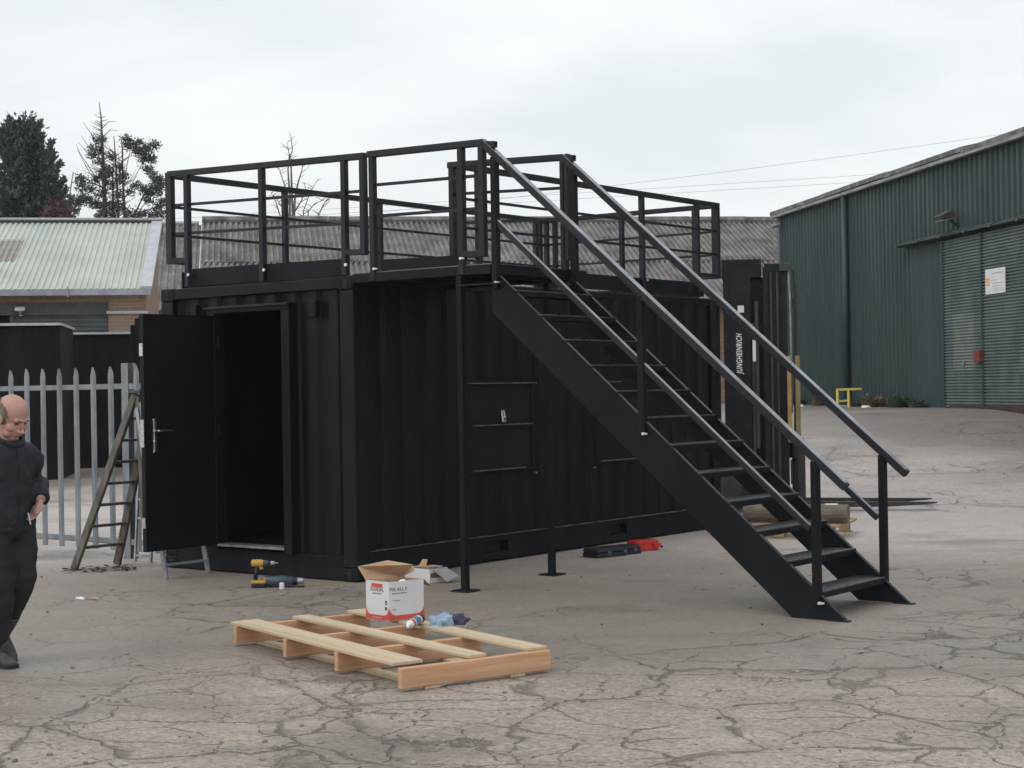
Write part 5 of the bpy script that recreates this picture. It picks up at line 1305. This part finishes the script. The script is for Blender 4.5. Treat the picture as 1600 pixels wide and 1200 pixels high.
for s in (-1, 1): he((.094, s*.014, -.042), (.013, .010, .0095)); he((-.002, s*.079, -.012), (.024, .009, .034), Matrix.Rotation(R(-12), 3, 'Y')); he((.040, s*.045, -.072), (.03, .016, .026))
he((.083, 0, -.066), (.010, .024, .0058)); he((.080, 0, -.079), (.011, .021, .0066)); he((.072, 0, -.060), (.022, .032, .018))
bd.tube([hp(-.030, 0, -.03), hp(-.030, 0, -.085), Vector((.035, 0, 1.36)), Vector((.03, 0, 1.26))], [(.060, .060), (.062, .062), (.068, .066), (.09, .07)], 18, up=X1)
bd.tube([(0, 0, .84), (0, 0, 1.0), (.02, 0, 1.16), (.03, 0, 1.25)], [(.15, .11), (.15, .115), (.15, .11), (.12, .09)], 18, up=X1)
for sh, el, wr in ((SHL, ELL, WRL), (SHR, ELR, WRR)): bd.tube([Vector((.03, 0, 1.24)), sh, el, wr], [.05, .045, .040, .028], 12)
LEG = {1: (Vector((0, .095, .87)), Vector((.055, .075, .535)), Vector((-.10, .06, .19))), -1: (Vector((0, -.095, .87)), Vector((.06, -.10, .50)), Vector((.015, -.095, .11)))}
for s in (1, -1): bd.tube([Vector((0, s*.04, .90)), *LEG[s]], [.09, .085, .058, .04], 14, up=X1)
# hands: palm, four fingers of different length, thumb from the side of the palm
def hand(wr, axis, side, fwd):
    """axis: wrist->fingers, side: across the palm towards the thumb, fwd: palm normal (curl direction)."""
    a, s_, f = Vector(axis).normalized(), Vector(side).normalized(), Vector(fwd).normalized()
    bd.tube([wr, wr+a*.02, wr+a*.055, wr+a*.092], [(.026, .020), (.033, .019), (.040, .0165), (.041, .013)], 14, up=f)
    for k, (off, ln) in enumerate(((.029, .070), (.0105, .078), (-.0085, .073), (-.027, .057))):
        p = wr + a*.082 + s_*off; r = .0090 - .0006*k
        c = .35 + .08*k
        p1 = p + (a + f*.15)*ln*.42; p2 = p1 + (a + f*(.45+c))*ln*.30/1.2; p3 = p2 + (a*.75 + f*(.9+c))*ln*.28/1.3
        bd.tube([p - a*.02, p, p1, p2, p3, p3+(p3-p2)*.12], [r, r*1.04, r*.98, r*.92, r*.82, r*.4], 10)
    q = wr + a*.025 + s_*.024
    t1 = q + (a*.6 + s_*.75 + f*.25)*.036; t2 = t1 + (a*.85 + s_*.25 + f*.45)*.030; t3 = t2 + (a*.9 - s_*.05 + f*.45)*.022
    bd.tube([q - s_*.012, q, t1, t2, t3, t3+(t3-t2)*.15], [.013, .0135, .0115, .0105, .009, .004], 10)
hand(WRL, (-.10, -.50, -.85), (.80, .1, -.2), (-.35, -.75, .35))
hand(WRR, (.10, .05, -1), (1, .1, .1), (0, 1, 0))
def mb_(m, name, mat): return m.build(name, mat, man, world=False)
body = remesh(mb_(bd, 'body', 'skin'), .0045, 3)
# hair: a horseshoe round the sides and the back of a bald crown
hm = MB(); hm.ellipsoid((-.016, 0, .020), (.0985, .0805, .088), nu=56, nv=40)
keep = []
for f in hm.f:
    c = sum((Vector(hm.v[i]) for i in f), Vector())/len(f)
    edge = mnoise.noise(c*70)*.012
    top = .066 - .35*max(0, c.x+.03) + edge
    if c.x < .030 + edge and -.062 + max(0, c.x)*.9 < c.z < top and abs(c.y) + max(0, -c.x)*1.2 > .030: keep.append(f)
hm.f = keep; hm.v = [tuple(hp(*(Vector(v)*(1+.012*mnoise.noise(Vector(v)*120))))) for v in hm.v]
hair = mb_(hm, 'hair', 'hair')
so2 = hair.modifiers.new('Solidify', 'SOLIDIFY'); so2.thickness = .005; so2.offset = 1
for s in (-1, 1):
    q = MB(); q.tube([hp(.092, s*.012, .018), hp(.092, s*.030, .024), hp(.078, s*.050, .018)], [.0035, .0048, .002], 8); mb_(q, 'eyebrow', 'brow')
    q = MB(); q.ellipsoid(hp(.0795, s*.029, -.0005), (.008, .015, .0045), HR3, 12, 8); mb_(q, 'eye', 'eye')
q = MB(); q.tube([hp(.0925, -.022, -.0725), hp(.096, 0, -.0715), hp(.0925, .022, -.0725)], [.0016, .0022, .0016], 6); mb_(q, 'mouth', 'eye')
jk = MB()
jk.tube([(-.005, 0, .80), (0, 0, .90), (.01, 0, 1.05), (.02, 0, 1.18), (.03, 0, 1.28), (.045, 0, 1.335), (.055, 0, 1.365)], [(.185, .150), (.182, .150), (.180, .150), (.183, .140), (.172, .125), (.125, .102), (.09, .09)], 28, up=X1)
for sh, el, wr in ((SHL, ELL, WRL), (SHR, ELR, WRR)):
    d = (wr-el).normalized()
    jk.tube([Vector((.03, sh.y*.35, 1.285)), Vector((.022, sh.y*.8, 1.270)), sh + Vector((0, sh.y*.12, -.03)), sh.lerp(el, .5), el, el.lerp(wr, .55), wr - d*.012], [.060, .076, .079, .072, .065, .058, .052], 18)
jko = remesh(mb_(jk, 'jacket', 'jacket'), .012, 4, .026, .085)
cl = MB(); ring = []
for k in range(24):
    a = 2*math.pi*k/24; ring.append(Vector((.050 + .088*math.cos(a), .092*math.sin(a), 1.372 - .045*math.cos(a))))
ring.append(ring[0]); cl.tube(ring, (lambda n: [(.013, .020)]*n)(len(ring)), 10)
mb_(cl, 'collar', 'jacket')
q = MB(); q.tube([(.137, 0, 1.34), (.172, 0, 1.22), (.178, 0, 1.05), (.158, 0, .84)], .0035, 6); mb_(q, 'zip', 'jacket')
tr_ = MB()
tr_.tube([(0, 0, .93), (0, 0, .86), (0, 0, .76)], [(.175, .135), (.190, .145), (.165, .13)], 24, up=X1)
for s in (1, -1):
    h, k, a = LEG[s]; d = (a-k).normalized(); end = k + d*((a-k).length - (.085 if s > 0 else .03))
    tr_.tube([h + Vector((0, 0, .05)), h, h.lerp(k, .5), k, k.lerp(end, .5), end], [.105, .112, .106, .096, .092, .080], 20, up=X1)
tro = remesh(mb_(tr_, 'trousers', 'trouser'), .013, 4, .034, .10)
for s in (1, -1):
    h, k, a = LEG[s]
    pitch = R(42) if s > 0 else 0
    rm_ = Matrix.Translation(a) @ Matrix.Rotation(pitch, 4, 'Y')
    def bt_(x, y, z): return rm_ @ Vector((x, y, z))
    b = MB()
    b.tube([bt_(0, 0, .13), bt_(0, 0, .05), bt_(-.008, 0, -.03), bt_(-.012, 0, -.088)], [(.048, .052), (.047, .052), (.044, .060), (.042, .058)], 16, up=X1)
    b.tube([bt_(-.055, 0, -.066), bt_(.02, 0, -.056), bt_(.10, 0, -.066), bt_(.165, 0, -.078), bt_(.198, 0, -.085)], [(.036, .034), (.042, .046), (.047, .037), (.046, .027), (.026, .015)], 16)
    bo = remesh(mb_(b, 'boot', 'boot'), .009, 4)
    sl_ = MB()
    out = [(-.075, -.030), (-.04, -.042), (.04, -.040), (.12, -.050), (.19, -.040), (.208, 0), (.19, .040), (.12, .050), (.04, .040), (-.04, .042), (-.075, .030)]
    sl_.prism(out, -.108, -.086, lambda u, v, w: bt_(u, v, w)); sl_.build('sole', 'rubber', bo, world=False)
pn_ = WRL + Vector((.012, -.085, -.10))
pen = MB().tube([man.location + pn_ + Vector((.02, -.03, .03)), man.location + pn_ + Vector((0, 0, -.04))], .0045, 8).build('white_pen', 'whitepl')
tag(pen, 'small white pen held in the hand of the balding man', 'pen')

# ------------------------------------------------------------------ rainy air
hz_ = MB()
hc = [at(-95, -25), at(95, -25), at(95, 110), at(-95, 110)]
hz_.add([Vector((q.x, q.y, -1.1)) for q in hc] + [Vector((q.x, q.y, 24)) for q in hc], [(0,3,2,1),(4,5,6,7),(0,1,5,4),(1,2,6,5),(2,3,7,6),(3,0,4,7)])
ho = hz_.build('haze', None); tag(ho, kind='stuff')
hm_ = bpy.data.materials.new('rainy_haze'); hm_.use_nodes = True; nt = hm_.node_tree
nt.nodes.remove(nt.nodes['Principled BSDF'])
pv_ = N(nt, 'ShaderNodeVolumePrincipled'); pv_.inputs['Density'].default_value = .00045; pv_.inputs['Color'].default_value = (.93, .96, .98, 1)
nt.links.new(pv_.outputs[0], nt.nodes['Material Output'].inputs['Volume']); ho.data.materials.append(hm_)

# ------------------------------------------------------------------ camera, light, sky
cam = bpy.data.cameras.new('camera'); co = bpy.data.objects.new('camera', cam); C.objects.link(co)
cam.sensor_width = 36; cam.lens = FPX/1600*36; cam.clip_start = .1; cam.clip_end = 2000
co.matrix_world = Matrix(((RV.x, UV.x, -FV.x, CAM.x), (RV.y, UV.y, -FV.y, CAM.y), (RV.z, UV.z, -FV.z, CAM.z), (0, 0, 0, 1)))
sc.camera = co

def build_world():
    w = bpy.data.worlds.new('World'); sc.world = w; w.use_nodes = True; nt = w.node_tree
    bg = nt.nodes['Background']
    sky = N(nt, 'ShaderNodeTexSky', sky_type='NISHITA'); sky.sun_disc = False; sky.sun_elevation = R(50); sky.sun_rotation = R(200); sky.dust_density = 4; sky.air_density = 1.2
    g = N(nt, 'ShaderNodeTexCoord').outputs['Generated']
    mp = N(nt, 'ShaderNodeMapping'); mp.inputs['Scale'].default_value = (1.0, 1.0, 3.2); nt.links.new(g, mp.inputs['Vector'])
    n1 = noise_n(nt, mp.outputs[0], 2.6, 5, .5, .3)
    cl = mixrgb(nt, ramp(nt, n1, .36, .62), (7.4, 7.85, 8.12), (8.95, 9.22, 9.36))
    sp = N(nt, 'ShaderNodeSeparateXYZ'); nt.links.new(g, sp.inputs[0])
    hor = ramp(nt, sp.outputs[2], 0.0, .16, .6, 0)
    cl = mixrgb(nt, hor, cl, (8.95, 9.2, 9.25))
    c = mixrgb(nt, .90, sky.outputs[0], cl)
    nt.links.new(c, bg.inputs['Color']); bg.inputs['Strength'].default_value = .119
build_world()
sun = bpy.data.lights.new('sun', 'SUN'); so = bpy.data.objects.new('sun', sun); C.objects.link(so)
sun.energy = .6; sun.angle = R(25); sun.color = (1, .965, .93)
so.rotation_euler = (R(40), 0, R(-20))
vs = sc.view_settings; sc.display_settings.display_device = 'sRGB'
vs.view_transform = 'Standard'; vs.look = 'None'; vs.exposure = 0; vs.gamma = 1; vs.use_curve_mapping = False
sc.cycles.use_denoising = True
